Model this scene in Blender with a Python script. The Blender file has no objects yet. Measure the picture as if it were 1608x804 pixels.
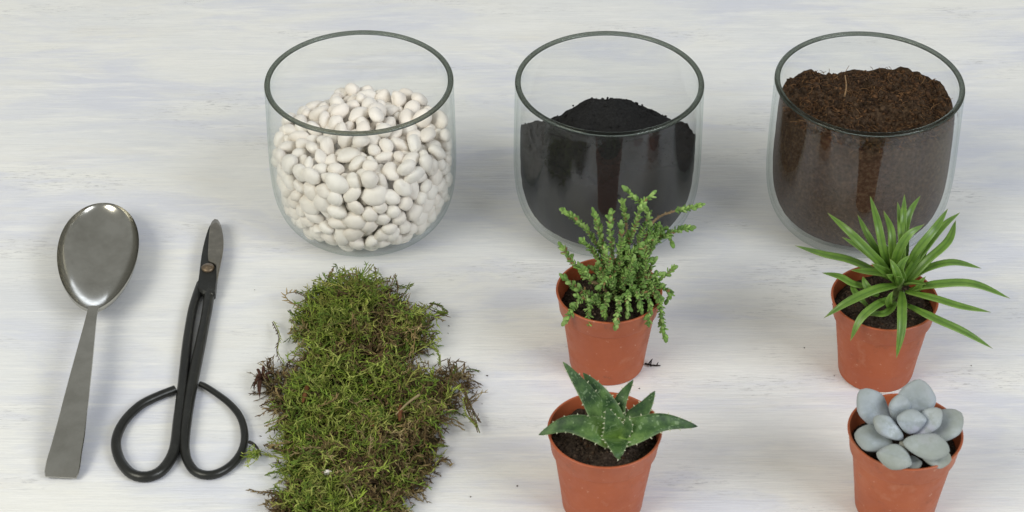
import bpy, math, random
import numpy as np
from mathutils import Vector, Matrix

C = bpy.context.scene
COL = C.collection
RNG = np.random.default_rng(7)
random.seed(7)
R = math.radians

# ------------------------------------------------------------------ camera
PITCH, CAM_H, FPX = 0.660, 0.7722, 3505.26          # radians below level, metres, focal length in photo pixels
CAM = np.array([0.0, -CAM_H / math.tan(PITCH), CAM_H])
cd = bpy.data.cameras.new('camera')
cam = bpy.data.objects.new('camera', cd)
COL.objects.link(cam)
cam.location = CAM
cam.rotation_euler = (math.pi / 2 - PITCH, 0, 0)
cd.sensor_width = 36
cd.lens = FPX / 1608 * 36
cd.clip_start, cd.clip_end = 0.02, 50
cd.dof.use_dof = True
cd.dof.focus_distance = 1.25
cd.dof.aperture_fstop = 26
C.camera = cam

# ------------------------------------------------------------------ light
W = bpy.data.worlds.new('World')
C.world = W
W.use_nodes = True
W.node_tree.nodes['Background'].inputs[0].default_value = (0.985, 1.0, 0.97, 1)
W.node_tree.nodes['Background'].inputs[1].default_value = 0.40


def area(name, loc, target, sx, sy, power, color):
    l = bpy.data.lights.new(name, 'AREA')
    l.shape = 'RECTANGLE'
    l.size, l.size_y, l.energy, l.color = sx, sy, power, color
    o = bpy.data.objects.new(name, l)
    COL.objects.link(o)
    o.location = loc
    o.rotation_euler = (Vector(target) - Vector(loc)).to_track_quat('-Z', 'Y').to_euler()


area('window_light', (-1.25, -1.10, 1.30), (0.0, -0.25, 0), 1.1, 0.9, 25.0, (1.0, 0.965, 0.85))
area('room_light', (1.35, -1.05, 1.20), (0.1, -0.25, 0), 1.0, 0.8, 22.5, (0.90, 0.935, 1.0))
area('far_reflection_light', (-0.3, 3.2, 0.55), (0.0, 0.0, 0.05), 2.4, 0.5, 11.0, (0.80, 0.87, 1.0))  # unseen lamp added for the low bluish reflection in the spoon bowl

vs = C.view_settings
vs.view_transform = 'Standard'
vs.look = 'None'
vs.exposure = 0
vs.gamma = 1
vs.use_curve_mapping = False
C.render.engine = 'CYCLES'
C.cycles.use_denoising = True
C.cycles.max_bounces = 14
C.cycles.transparent_max_bounces = 32
C.cycles.transmission_bounces = 10
C.cycles.caustics_reflective = False

# ------------------------------------------------------------------ helpers
FW = np.array([0, math.cos(PITCH), -math.sin(PITCH)])
UP = np.array([0, math.sin(PITCH), math.cos(PITCH)])


def at(px, py, z=0.0):
    """Point of the world at height z that stands where the photograph shows (px, py)."""
    d = np.array([(px - 804) / FPX, 0, 0]) + FW - UP * ((py - 402) / FPX)
    return CAM + d * ((z - CAM[2]) / d[2])


def vnoise(P, seed=0):
    """Smooth value noise, P (...,3) in lattice units, -1..1."""
    P = np.asarray(P, float)
    i = np.floor(P).astype(np.int64)
    f = P - i
    f = f * f * (3 - 2 * f)

    def h(a, b, c):
        n = (a * 374761393 + b * 668265263 + c * 2147483647 + seed * 974634777) & 0xFFFFFFFF
        n = ((n ^ (n >> 13)) * 1274126177) & 0xFFFFFFFF
        n = (n ^ (n >> 16)) & 0xFFFF
        return n / 32767.5 - 1
    out = 0
    for dx in (0, 1):
        for dy in (0, 1):
            for dz in (0, 1):
                w = (f[..., 0] if dx else 1 - f[..., 0]) * (f[..., 1] if dy else 1 - f[..., 1]) * (f[..., 2] if dz else 1 - f[..., 2])
                out = out + w * h(i[..., 0] + dx, i[..., 1] + dy, i[..., 2] + dz)
    return out


def fbm(P, seed=0, o=4):
    P = np.asarray(P, float)
    return sum(vnoise(P * 2 ** k, seed + k) * 0.5 ** k for k in range(o))


class MB:
    """Collects vertices, quads / triangles and per-vertex colours; build() links ONE mesh object."""

    def __init__(self):
        self.v, self.q, self.t, self.c, self.n = [], [], [], [], 0

    def add(self, V, quads=None, tris=None, col=None):
        V = np.asarray(V, float).reshape(-1, 3)
        if quads is not None and len(quads):
            self.q.append(np.asarray(quads).reshape(-1, 4) + self.n)
        if tris is not None and len(tris):
            self.t.append(np.asarray(tris).reshape(-1, 3) + self.n)
        self.v.append(V)
        if col is None:
            col = np.ones((len(V), 3))
        col = np.asarray(col, float)
        if col.ndim == 1:
            col = np.tile(col, (len(V), 1))
        self.c.append(col)
        self.n += len(V)

    def build(self, name, mat, parent=None, smooth=True, colors=False, sharp=None):
        V = np.concatenate(self.v)
        org = np.array(PLOC.get(parent.name, (0, 0, 0))) if parent is not None else np.zeros(3)
        V = V - org
        q = np.concatenate(self.q) if self.q else np.zeros((0, 4), int)
        t = np.concatenate(self.t) if self.t else np.zeros((0, 3), int)
        me = bpy.data.meshes.new(name)
        me.vertices.add(len(V))
        me.vertices.foreach_set('co', V.astype(np.float32).ravel())
        lv = np.concatenate([q.ravel(), t.ravel()]).astype(np.int32)
        me.loops.add(len(lv))
        me.loops.foreach_set('vertex_index', lv)
        st = np.concatenate([np.arange(len(q)) * 4, len(q) * 4 + np.arange(len(t)) * 3]).astype(np.int32)
        me.polygons.add(len(st))
        me.polygons.foreach_set('loop_start', st)
        me.polygons.foreach_set('use_smooth', np.full(len(st), smooth))
        me.update(calc_edges=True)
        if colors:
            a = me.color_attributes.new('tint', 'FLOAT_COLOR', 'POINT')
            c = np.concatenate(self.c)
            a.data.foreach_set('color', np.c_[c, np.ones(len(c))].astype(np.float32).ravel())
        me.validate()
        if sharp is not None:
            me.set_sharp_from_angle(angle=R(sharp))
        me.materials.append(mat)
        o = bpy.data.objects.new(name, me)
        COL.objects.link(o)
        if parent is not None:
            o.parent = parent
            PLOC[o.name] = tuple(org)
        return o


PLOC = {}


def tag(o, label=None, cat=None, group=None, kind=None):
    for k, v in (('label', label), ('category', cat), ('group', group), ('kind', kind)):
        if v:
            o[k] = v
    return o


def thing(name, loc, label, cat, group=None):
    o = bpy.data.objects.new(name, None)
    o.empty_display_size = 0.01
    COL.objects.link(o)
    o.location = loc
    PLOC[o.name] = tuple(loc)
    return tag(o, label, cat, group)


def lathe(mb, prof, cx, cy, n=96, z0=0.0, wob=0.0, close=False):
    prof = np.asarray(prof, float)
    a = np.linspace(0, 2 * math.pi, n, endpoint=False)
    r = prof[:, 0][:, None] * (1 + wob * np.cos(2 * a)[None])
    V = np.stack([cx + r * np.cos(a), cy + r * np.sin(a), np.repeat(prof[:, 1][:, None] + z0, n, 1)], -1)
    m = len(prof)
    i, j = np.meshgrid(np.arange(m if close else m - 1), np.arange(n), indexing='ij')
    i2, j2 = (i + 1) % m, (j + 1) % n
    mb.add(V, np.stack([i * n + j, i * n + j2, i2 * n + j2, i2 * n + j], -1))


def spline(P, n):
    """Catmull-Rom through P (k,d) resampled to n points."""
    P = np.asarray(P, float)
    k = len(P)
    if k == 2:
        return P[0] + (P[1] - P[0]) * np.linspace(0, 1, n)[:, None]
    E = np.vstack([2 * P[0] - P[1], P, 2 * P[-1] - P[-2]])
    L = np.r_[0, np.cumsum(np.linalg.norm(np.diff(P, axis=0), axis=1))]
    s = np.interp(np.linspace(0, L[-1], n), L, np.arange(k))
    i = np.minimum(s.astype(int), k - 2)
    f = (s - i)[:, None]
    p0, p1, p2, p3 = E[i], E[i + 1], E[i + 2], E[i + 3]
    return 0.5 * (2 * p1 + (p2 - p0) * f + (2 * p0 - 5 * p1 + 4 * p2 - p3) * f ** 2 + (3 * p1 - p0 - 3 * p2 + p3) * f ** 3)


def tubes(mb, P, RAD, k=4, col=None, caps=True):
    """Batch of tubes: P (M,n,3), RAD (M,n), col (M,3) or (M,n,3)."""
    P = np.asarray(P, float)
    M, n, _ = P.shape
    T = np.gradient(P, axis=1)
    T /= np.linalg.norm(T, axis=2, keepdims=True) + 1e-12
    ref = np.where(np.abs(T[:, :1, 2:3]) > 0.85, np.array([[[1.0, 0, 0]]]), np.array([[[0, 0, 1.0]]]))
    S = np.cross(T, np.broadcast_to(ref, T.shape))
    S /= np.linalg.norm(S, axis=2, keepdims=True) + 1e-12
    N = np.cross(S, T)
    a = np.arange(k) * 2 * math.pi / k + 0.4
    V = P[:, :, None] + RAD[:, :, None, None] * (np.cos(a)[None, None, :, None] * S[:, :, None] + np.sin(a)[None, None, :, None] * N[:, :, None])
    m, i, j = np.meshgrid(np.arange(M), np.arange(n - 1), np.arange(k), indexing='ij')
    j2 = (j + 1) % k
    b = m * n * k
    q = np.stack([b + i * k + j, b + i * k + j2, b + (i + 1) * k + j2, b + (i + 1) * k + j], -1)
    if col is None:
        cc = None
    else:
        col = np.asarray(col, float)
        if col.ndim == 2:
            col = np.repeat(col[:, None], n, 1)
        cc = np.repeat(col[:, :, None], k, 2).reshape(-1, 3)
    mb.add(V, q, None, cc)
    if caps and k >= 4:
        base = mb.n - V.size // 3
        for mm in range(M) if M < 50 else ():
            for e in (0, n - 1):
                cidx = np.arange(k) + mm * n * k + e * k
                if e == 0:
                    cidx = cidx[::-1]
                tr = [[cidx[0], cidx[u], cidx[u + 1]] for u in range(1, k - 1)]
                mb.t.append(np.array(tr) + base)


def ico(sub):
    import bmesh
    b = bmesh.new()
    bmesh.ops.create_icosphere(b, subdivisions=sub, radius=1)
    b.verts.index_update()
    V = np.array([v.co[:] for v in b.verts])
    F = np.array([[v.index for v in f.verts] for f in b.faces])
    b.free()
    return V, F


ICO1, ICO2, ICO3 = ico(1), ico(2), ico(3)


def rotmats(n, rng=RNG):
    q = rng.normal(size=(n, 4))
    q /= np.linalg.norm(q, axis=1, keepdims=True)
    w, x, y, z = q.T
    return np.stack([np.stack([1 - 2 * (y * y + z * z), 2 * (x * y - w * z), 2 * (x * z + w * y)], -1),
                     np.stack([2 * (x * y + w * z), 1 - 2 * (x * x + z * z), 2 * (y * z - w * x)], -1),
                     np.stack([2 * (x * z - w * y), 2 * (y * z + w * x), 1 - 2 * (x * x + y * y)], -1)], 1)


def crumbs(mb, pos, size, cols=None, aspect=(1, .8, .65), base=ICO1, rng=RNG, rough=.25):
    """Scatter small irregular lumps: pos (M,3), size (M,)."""
    V, F = base
    M = len(pos)
    Rm = rotmats(M, rng)
    S = size[:, None] * np.array(aspect)[None] * rng.uniform(.75, 1.25, (M, 3))
    J = 1 + rng.uniform(-rough, rough, (M, len(V), 1))
    L = V[None] * J * S[:, None]
    G = np.einsum('mij,mvj->mvi', Rm, L) + pos[:, None]
    f = (F[None] + (np.arange(M) * len(V))[:, None, None]).reshape(-1, 3)
    c = None if cols is None else np.repeat(cols, len(V), 0)
    mb.add(G, None, f, c)


def leaf(mb, path, width, thick, up, fold=0.0, k=12, n=18, cup=None, tint=None):
    """Fleshy leaf: centre line, half-width and half-thickness profiles (functions of t), lens section folded into a channel.
    The colour attribute holds (t along, |v| across, 1 on the upper face)."""
    c = spline(path, n)
    t = np.linspace(0, 1, n)
    T = np.gradient(c, axis=0)
    T /= np.linalg.norm(T, axis=1, keepdims=True)
    up = np.asarray(up, float)
    U = np.broadcast_to(up, T.shape)
    S = np.cross(T, U)
    S /= np.linalg.norm(S, axis=1, keepdims=True) + 1e-9
    N = np.cross(S, T)
    a = np.arange(k) * 2 * math.pi / k
    w = np.array([width(x) for x in t])
    h = np.array([thick(x) for x in t])
    x = np.cos(a)[None] * w[:, None]
    y = np.sin(a)[None] * h[:, None] + fold * np.abs(np.cos(a)[None]) ** 1.5 * w[:, None]
    V = c[:, None] + x[..., None] * S[:, None] + y[..., None] * N[:, None]
    col = np.stack([np.repeat(t[:, None], k, 1), np.repeat(np.abs(np.cos(a))[None], n, 0), np.repeat((np.sin(a) > 0)[None] * 1.0, n, 0)], -1)
    i, j = np.meshgrid(np.arange(n - 1), np.arange(k), indexing='ij')
    j2 = (j + 1) % k
    q = np.stack([i * k + j, i * k + j2, (i + 1) * k + j2, (i + 1) * k + j], -1).reshape(-1, 4)
    V = np.vstack([V.reshape(-1, 3), c[0][None], c[-1][None]])
    col = np.vstack([col.reshape(-1, 3), [[0, 0, 1]], [[1, 0, 1]]])
    tr = [[n * k, (u + 1) % k, u] for u in range(k)] + [[n * k + 1, (n - 1) * k + u, (n - 1) * k + (u + 1) % k] for u in range(k)]
    mb.add(V, q, tr, col)
    return c, S, N, w


# ------------------------------------------------------------------ materials
class NT:
    def __init__(self, name):
        self.m = bpy.data.materials.new(name)
        self.m.use_nodes = True
        self.t = self.m.node_tree
        self.b = self.t.nodes['Principled BSDF']
        self.out = self.t.nodes['Material Output']

    def n(self, typ, **kw):
        nd = self.t.nodes.new(typ)
        for k, v in kw.items():
            if k.startswith('_'):
                setattr(nd, k[1:], v)
            else:
                key = int(k[1:]) if k[0] == 'i' and k[1:].isdigit() else k
                s = nd.inputs[key]
                if hasattr(v, 'is_linked') or isinstance(v, bpy.types.NodeSocket):
                    self.t.links.new(v, s)
                else:
                    s.default_value = v
        return nd

    def link(self, a, b):
        self.t.links.new(a, b)

    def coord(self, scale=(1, 1, 1), which='Object', rot=(0, 0, 0)):
        tc = self.n('ShaderNodeTexCoord')
        mp = self.n('ShaderNodeMapping', _vector_type='POINT')
        self.link(tc.outputs[which], mp.inputs['Vector'])
        mp.inputs['Scale'].default_value = scale
        mp.inputs['Rotation'].default_value = rot
        return mp.outputs[0]

    def noise(self, vec, scale, detail=4, rough=.55, dist=0):
        nd = self.n('ShaderNodeTexNoise', Vector=vec, Scale=scale, Detail=detail, Roughness=rough, Distortion=dist)
        return nd.outputs['Fac']

    def ramp(self, fac, stops, interp='LINEAR'):
        nd = self.n('ShaderNodeValToRGB')
        cr = nd.color_ramp
        cr.interpolation = interp
        while len(cr.elements) < len(stops):
            cr.elements.new(.5)
        for e, (p, c) in zip(cr.elements, stops):
            e.position = p
            e.color = (*c, 1) if not isinstance(c, (int, float)) else (c, c, c, 1)
        self.link(fac, nd.inputs[0])
        return nd.outputs[0]

    def mix(self, fac, a, b, mode='MIX'):
        nd = self.n('ShaderNodeMix', _data_type='RGBA', _blend_type=mode)
        for s, v in ((nd.inputs[0], fac), (nd.inputs[6], a), (nd.inputs[7], b)):
            if isinstance(v, bpy.types.NodeSocket):
                self.link(v, s)
            else:
                s.default_value = v if isinstance(v, (int, float)) else (*v, 1)
        return nd.outputs[2]

    def math(self, op, a, b=None, clamp=False):
        nd = self.n('ShaderNodeMath', _operation=op, _use_clamp=clamp)
        for s, v in zip(nd.inputs, (a, b)):
            if v is None:
                continue
            if isinstance(v, bpy.types.NodeSocket):
                self.link(v, s)
            else:
                s.default_value = v
        return nd.outputs[0]

    def base(self, v):
        if isinstance(v, bpy.types.NodeSocket):
            self.link(v, self.b.inputs['Base Color'])
        else:
            self.b.inputs['Base Color'].default_value = (*v, 1)

    def bump(self, h, strength=.3, dist=.001, normal=None):
        nd = self.n('ShaderNodeBump', Strength=strength, Distance=dist, Height=h)
        if normal is not None:
            self.link(normal, nd.inputs['Normal'])
        self.link(nd.outputs[0], self.b.inputs['Normal'])
        return nd.outputs[0]

    def set(self, **kw):
        for k, v in kw.items():
            s = self.b.inputs[k.replace('_', ' ')]
            if isinstance(v, bpy.types.NodeSocket):
                self.link(v, s)
            else:
                s.default_value = v

    def attr(self):
        a = self.n('ShaderNodeAttribute', _attribute_name='tint')
        s = self.n('ShaderNodeSeparateColor')
        self.link(a.outputs['Color'], s.inputs[0])
        return a.outputs['Color'], s.outputs


def mat_table():
    m = NT('whitewashed_wood')
    big = m.noise(m.coord((1.4, 3.6, 1)), 3.4, 6, .62, .5)
    c = m.ramp(big, [(.34, (.715, .73, .75)), (.45, (.775, .785, .78)), (.56, (.81, .812, .785)), (.68, (.845, .842, .80))])
    blue = m.noise(m.coord((.9, 3.0, 1), rot=(0, 0, .05)), 7.0, 6, .66, .6)
    c = m.mix(m.ramp(blue, [(.47, 0.0), (.60, .75)]), c, (.665, .685, .765))
    tan = m.noise(m.coord((1.6, 8.0, 1), rot=(0, 0, -.02)), 4.3, 5, .62, .3)
    c = m.mix(m.ramp(tan, [(.55, 0.0), (.70, .50)]), c, (.775, .755, .69))
    # thicker strokes of white paint
    wh = m.noise(m.coord((3.2, 26, 1), rot=(0, 0, .015)), 5.0, 5, .65, .4)
    c = m.mix(m.ramp(wh, [(.52, 0.0), (.66, .65)]), c, (.865, .865, .84))
    # fine grain of the boards along x, short and broken
    st = m.noise(m.coord((22, 330, 1)), 2.0, 5, .70, .25)
    c = m.mix(m.ramp(st, [(.36, .20), (.50, 0.0)]), c, (.60, .61, .65))
    st2 = m.noise(m.coord((45, 640, 1)), 2.0, 4, .65, .2)
    c = m.mix(m.ramp(st2, [(.38, .14), (.48, 0.0)]), c, (.58, .585, .61))
    # rubbed places where the wood shows through in short dark ticks
    patch = m.noise(m.coord((2.2, 6, 1)), 4.0, 4, .55)
    tick = m.noise(m.coord((55, 420, 1)), 2.0, 5, .75)
    f = m.math('MULTIPLY', m.ramp(patch, [(.54, 0.0), (.64, 1.0)]), m.ramp(tick, [(.38, .75), (.46, 0.0)]))
    c = m.mix(f, c, (.42, .42, .43))
    m.base(c)
    h = m.math('ADD', m.noise(m.coord((20, 420, 1)), 2.0, 5, .7), m.math('MULTIPLY', m.noise(m.coord((4, 60, 1)), 2.0, 4, .6), 1.4))
    h = m.math('ADD', h, m.math('MULTIPLY', wh, 1.2))
    m.bump(h, .45, .0007)
    m.set(Roughness=.55, Specular_IOR_Level=.3)
    return m.m


def mat_glass_wall(tint_face, tint_edge, f0=.042, graze=.45):
    m = NT('clear_glass')
    lw = m.n('ShaderNodeLayerWeight', Blend=.5)
    p5 = m.math('POWER', lw.outputs['Facing'], 4.5)
    fac = m.math('ADD', m.math('MULTIPLY', p5, graze), f0, clamp=True)
    p3 = m.math('POWER', lw.outputs['Facing'], 5.0)
    tr = m.n('ShaderNodeBsdfTransparent', Color=m.mix(p3, tint_face, tint_edge))
    gl = m.n('ShaderNodeBsdfGlossy', Roughness=.035)
    gl.inputs['Color'].default_value = (.96, .98, 1, 1)
    mx = m.n('ShaderNodeMixShader')
    m.link(fac, mx.inputs[0])
    m.link(tr.outputs[0], mx.inputs[1])
    m.link(gl.outputs[0], mx.inputs[2])
    m.link(mx.outputs[0], m.out.inputs[0])
    return m.m


def mat_rim():
    m = NT('rim_glass')
    g = m.n('ShaderNodeBsdfGlass', Roughness=.06, IOR=1.5)
    g.inputs['Color'].default_value = (.50, .525, .49, 1)
    tr = m.n('ShaderNodeBsdfTransparent')
    tr.inputs['Color'].default_value = (.50, .53, .49, 1)
    mx = m.n('ShaderNodeMixShader')
    mx.inputs[0].default_value = .25
    m.link(g.outputs[0], mx.inputs[1])
    m.link(tr.outputs[0], mx.inputs[2])
    m.link(mx.outputs[0], m.out.inputs[0])
    return m.m


def mat_pebble(name='white_stone'):
    m = NT(name)
    oi = m.n('ShaderNodeObjectInfo')
    v = m.coord((1, 1, 1))
    add = m.n('ShaderNodeVectorMath', _operation='ADD')
    m.link(v, add.inputs[0])
    m.link(oi.outputs['Location'], add.inputs[1])
    nz = m.noise(add.outputs[0], 260, 4, .6)
    c = m.ramp(nz, [(.3, (.82, .765, .69)), (.5, (.88, .845, .785)), (.7, (.90, .875, .83))])
    c = m.mix(m.ramp(oi.outputs['Random'], [(0, 0.0), (1, .5)]), c, (.84, .76, .68))
    m.base(c)
    m.bump(m.noise(add.outputs[0], 700, 5, .6), .25, .0004)
    m.set(Roughness=.48, Specular_IOR_Level=.4)
    return m.m


def mat_powder():
    m = NT('charcoal')
    nz = m.noise(m.coord(), 900, 4, .7)
    m.base(m.ramp(nz, [(.3, .010), (.6, .020), (.8, .032)]))
    m.bump(m.noise(m.coord(), 1500, 4, .7), .5, .0006)
    m.set(Roughness=.95, Specular_IOR_Level=.12)
    return m.m


def mat_soil(name, a, b, c, scale=600):
    m = NT(name)
    nz = m.noise(m.coord(), scale, 5, .7)
    base = m.ramp(nz, [(.30, a), (.5, b), (.72, c)])
    col, _ = m.attr()
    m.base(m.mix(1.0, base, col, 'MULTIPLY'))
    m.bump(m.noise(m.coord(), scale * 2.2, 5, .75), .7, .0008)
    m.set(Roughness=.95, Specular_IOR_Level=.15)
    return m.m


def mat_steel():
    m = NT('worn_steel')
    nz = m.noise(m.coord((1, 1, 1)), 60, 5, .65)
    sc = m.noise(m.coord((260, 40, 40), rot=(0, 0, .2)), 6, 4, .7)
    m.base(m.ramp(nz, [(.3, (.36, .35, .31)), (.62, (.48, .47, .425))]))
    m.set(Metallic=1.0, Roughness=m.ramp(nz, [(.35, .24), (.65, .16)]))
    m.bump(sc, .02, .0002)
    return m.m


def mat_black_iron(name, base, rough, metal=.55):
    m = NT(name)
    nz = m.noise(m.coord(), 130, 5, .65)
    m.base(m.ramp(nz, [(.35, tuple(x * .75 for x in base)), (.6, base), (.8, tuple(min(1, x * 1.5 + .008) for x in base))]))
    m.set(Metallic=metal, Roughness=m.ramp(nz, [(.3, rough + .08), (.7, rough - .06)]))
    m.bump(m.noise(m.coord(), 500, 4, .6), .12, .0004)
    return m.m


def mat_terracotta():
    m = NT('terracotta_plastic')
    oi = m.n('ShaderNodeObjectInfo')
    add = m.n('ShaderNodeVectorMath', _operation='ADD')
    m.link(m.coord(), add.inputs[0])
    m.link(oi.outputs['Location'], add.inputs[1])
    v = add.outputs[0]
    nz = m.noise(v, 40, 5, .6)
    c = m.ramp(nz, [(.3, (.335, .083, .031)), (.55, (.390, .103, .039)), (.75, (.430, .128, .052))])
    c = m.mix(m.ramp(oi.outputs['Random'], [(0, 0.0), (1, .35)]), c, (.36, .075, .030))
    sp = m.noise(v, 420, 3, .5)
    c = m.mix(m.ramp(sp, [(.68, 0.0), (.74, .45)]), c, (.60, .36, .25))
    lime = m.noise(v, 75, 5, .7)
    c = m.mix(m.ramp(lime, [(.56, 0.0), (.74, .35)]), c, (.52, .29, .20))
    dirt = m.noise(v, 120, 5, .72)
    c = m.mix(m.ramp(dirt, [(.60, 0.0), (.72, .45)]), c, (.13, .055, .030))
    m.base(c)
    m.bump(m.math('ADD', m.noise(v, 700, 4, .6), m.math('MULTIPLY', m.noise(v, 60, 3, .5), 2.0)), .10, .0006)
    m.set(Roughness=m.ramp(lime, [(.45, .42), (.70, .68)]), Specular_IOR_Level=.30)
    return m.m


def mat_green(name, dark, mid, light, scale, rough=.42, spec=.4, subs=.0):
    m = NT(name)
    col, s = m.attr()
    nz = m.noise(m.coord(), scale, 4, .6)
    c = m.ramp(nz, [(.28, dark), (.52, mid), (.75, light)])
    c = m.mix(1.0, c, col, 'MULTIPLY')
    m.base(c)
    m.bump(m.noise(m.coord(), scale * 3, 3, .6), .2, .0005)
    m.set(Roughness=rough, Specular_IOR_Level=spec)
    if subs:
        m.set(Subsurface_Weight=subs, Subsurface_Radius=(.0015, .002, .0006))
        m.b.inputs['Subsurface Scale'].default_value = 1.0
    return m.m


def mat_spike():
    m = NT('spike_leaf')
    col, s = m.attr()
    nz = m.noise(m.coord((1, 1, 1)), 140, 4, .6)
    c = m.ramp(nz, [(.3, (.080, .160, .022)), (.55, (.115, .215, .030)), (.8, (.165, .275, .050))])
    under = m.mix(.5, c, (.24, .38, .10))
    c = m.mix(s[2], under, c)
    line = m.math('MULTIPLY', m.ramp(s[1], [(.0, 1.0), (.30, 0.0)]), s[2])
    c = m.mix(m.math('MULTIPLY', line, .65), c, (.045, .105, .018))
    edge = m.ramp(s[1], [(.86, 0.0), (1.0, 1.0)])
    c = m.mix(m.math('MULTIPLY', edge, .35), c, (.30, .42, .12))
    tip = m.ramp(s[0], [(.93, 0.0), (1.0, .6)])
    c = m.mix(tip, c, (.30, .27, .10))
    m.base(c)
    m.set(Roughness=.36, Specular_IOR_Level=.45, Subsurface_Weight=.12, Subsurface_Radius=(.001, .0016, .0004))
    m.b.inputs['Subsurface Scale'].default_value = 1.0
    m.bump(m.noise(m.coord(), 500, 3, .6), .08, .0004)
    return m.m


def mat_aloe():
    m = NT('aloe_leaf')
    col, s = m.attr()
    nz = m.noise(m.coord(), 120, 5, .65)
    c = m.ramp(nz, [(.36, (.014, .040, .012)), (.5, (.036, .082, .022)), (.64, (.080, .150, .042))])
    basec = m.ramp(nz, [(.38, (.10, .22, .035)), (.62, (.24, .38, .085))])
    c = m.mix(m.ramp(s[0], [(.08, .95), (.50, 0.0)]), c, basec)
    oi = m.n('ShaderNodeObjectInfo')
    cv = m.n('ShaderNodeCombineXYZ')
    m.link(m.math('MULTIPLY', s[0], 26.0), cv.inputs[0])
    m.link(m.math('MULTIPLY', s[1], 6.0), cv.inputs[1])
    m.link(m.math('MULTIPLY', oi.outputs['Random'], 90.0), cv.inputs[2])
    vo = m.n('ShaderNodeTexVoronoi', _feature='F1', Vector=cv.outputs[0], Scale=1.0, Randomness=1.0)
    sz = m.noise(m.coord(), 160, 2, .5)
    spot = m.math('LESS_THAN', vo.outputs['Distance'], m.ramp(sz, [(.36, 0.05), (.66, .40)]))
    c = m.mix(m.math('MULTIPLY', spot, .40), c, (.27, .37, .20))
    edge = m.ramp(s[1], [(.90, 0.0), (1.0, .6)])
    c = m.mix(edge, c, (.30, .38, .20))
    m.base(c)
    m.bump(m.math('ADD', m.noise(m.coord(), 400, 4, .6), m.math('MULTIPLY', spot, .5)), .25, .0006)
    m.set(Roughness=.50, Specular_IOR_Level=.3)
    return m.m


def mat_ghost():
    m = NT('ghost_leaf')
    col, s = m.attr()
    nz = m.noise(m.coord(), 85, 4, .6)
    c = m.ramp(nz, [(.36, (.235, .265, .29)), (.5, (.375, .42, .455)), (.64, (.51, .555, .59))])
    lav = m.noise(m.coord((1, 1, 1), rot=(.4, .3, 1)), 60, 3, .5)
    c = m.mix(m.ramp(lav, [(.50, 0.0), (.62, .6)]), c, (.40, .375, .47))
    dust = m.noise(m.coord(), 240, 5, .7)
    c = m.mix(m.ramp(dust, [(.47, 0.0), (.60, .55)]), c, (.22, .25, .205))
    c = m.mix(m.math('MULTIPLY', s[2], m.ramp(nz, [(.35, 1.0), (.65, .65)])), c, (.275, .30, .255))
    c = m.mix(m.ramp(s[1], [(.90, 0.0), (1.0, .40)]), c, (.40, .43, .42))
    c = m.mix(m.ramp(s[0], [(.50, 0.0), (.95, .75)]), c, (.235, .25, .20))
    oi = m.n('ShaderNodeObjectInfo')
    c = m.mix(m.ramp(oi.outputs['Random'], [(0, 0.0), (1, .5)]), c, (.33, .385, .47))
    m.base(c)
    m.bump(m.noise(m.coord(), 380, 4, .6), .14, .0006)
    m.set(Roughness=.62, Specular_IOR_Level=.28)
    return m.m


def mat_tint(name, rough=.7, spec=.25, scale=900):
    m = NT(name)
    col, _ = m.attr()
    nz = m.noise(m.coord(), scale, 3, .6)
    m.base(m.mix(1.0, m.ramp(nz, [(.25, .72), (.75, 1.2)]), col, 'MULTIPLY'))
    m.set(Roughness=rough, Specular_IOR_Level=spec)
    return m.m


M_TABLE = mat_table()
M_GLASS = mat_glass_wall((.985, .99, .985), (.66, .71, .68))
M_INNER = mat_glass_wall((.99, .992, .99), (.86, .88, .86), .028, .16)
M_BASE = mat_glass_wall((.97, .98, .97), (.66, .72, .70), .045, .30)
M_RIM = mat_rim()
M_PEB = mat_pebble()
M_POWDER = mat_powder()
M_SOIL = mat_soil('garden_soil', (.021, .013, .008), (.052, .032, .019), (.115, .075, .044), 520)
M_POTSOIL = mat_soil('potting_soil_mix', (.016, .011, .008), (.040, .028, .020), (.10, .078, .058), 700)
M_STEEL = mat_steel()
M_IRON = mat_black_iron('black_iron', (.030, .031, .028), .33, .5)
M_BLADE = mat_black_iron('ground_blade_steel', (.24, .225, .19), .40, .8)
M_SCREW = mat_black_iron('brassy_screw', (.20, .15, .10), .42, .7)
M_TERRA = mat_terracotta()
M_SPIKE = mat_spike()
M_ALOE = mat_aloe()
M_GHOST = mat_ghost()
M_TINT = mat_tint('plant_fibre')
M_BARK = mat_tint('bark', .85, .15, 500)

# ------------------------------------------------------------------ the setting: a painted table top
mb = MB()
x0, x1, y0, y1, zt = -1.3, 1.3, -0.72, 0.95, 0.03
V = [(x0, y0, 0), (x1, y0, 0), (x1, y1, 0), (x0, y1, 0), (x0, y0, -zt), (x1, y0, -zt), (x1, y1, -zt), (x0, y1, -zt)]
mb.add(V, [(0, 1, 2, 3), (7, 6, 5, 4), (0, 4, 5, 1), (1, 5, 6, 2), (2, 6, 7, 3), (3, 7, 4, 0)])
tag(mb.build('tabletop', M_TABLE, smooth=False), 'white painted wooden tabletop with horizontal brushed grain', None, None, 'structure')

# ------------------------------------------------------------------ glass jars
JARS = [(-.0841, .0335), (.0536, .0327), (.1964, .0323)]
RIM_Z = .097
OUT = spline([(.0305, .0), (.0365, .0022), (.0430, .0072), (.0480, .0145), (.0512, .0250), (.0525, .0390), (.0526, .055), (.0523, .075), (.0520, .0945)], 44)
INN = spline([(.0, .0060), (.018, .0061), (.0310, .0070), (.0398, .0100), (.0465, .0155), (.0502, .0260), (.0516, .0390), (.0517, .055), (.0512, .075), (.0500, .0890), (.0486, .0942)], 50)


def inner_r(z):
    return np.interp(z, INN[14:, 1], INN[14:, 0])


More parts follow.
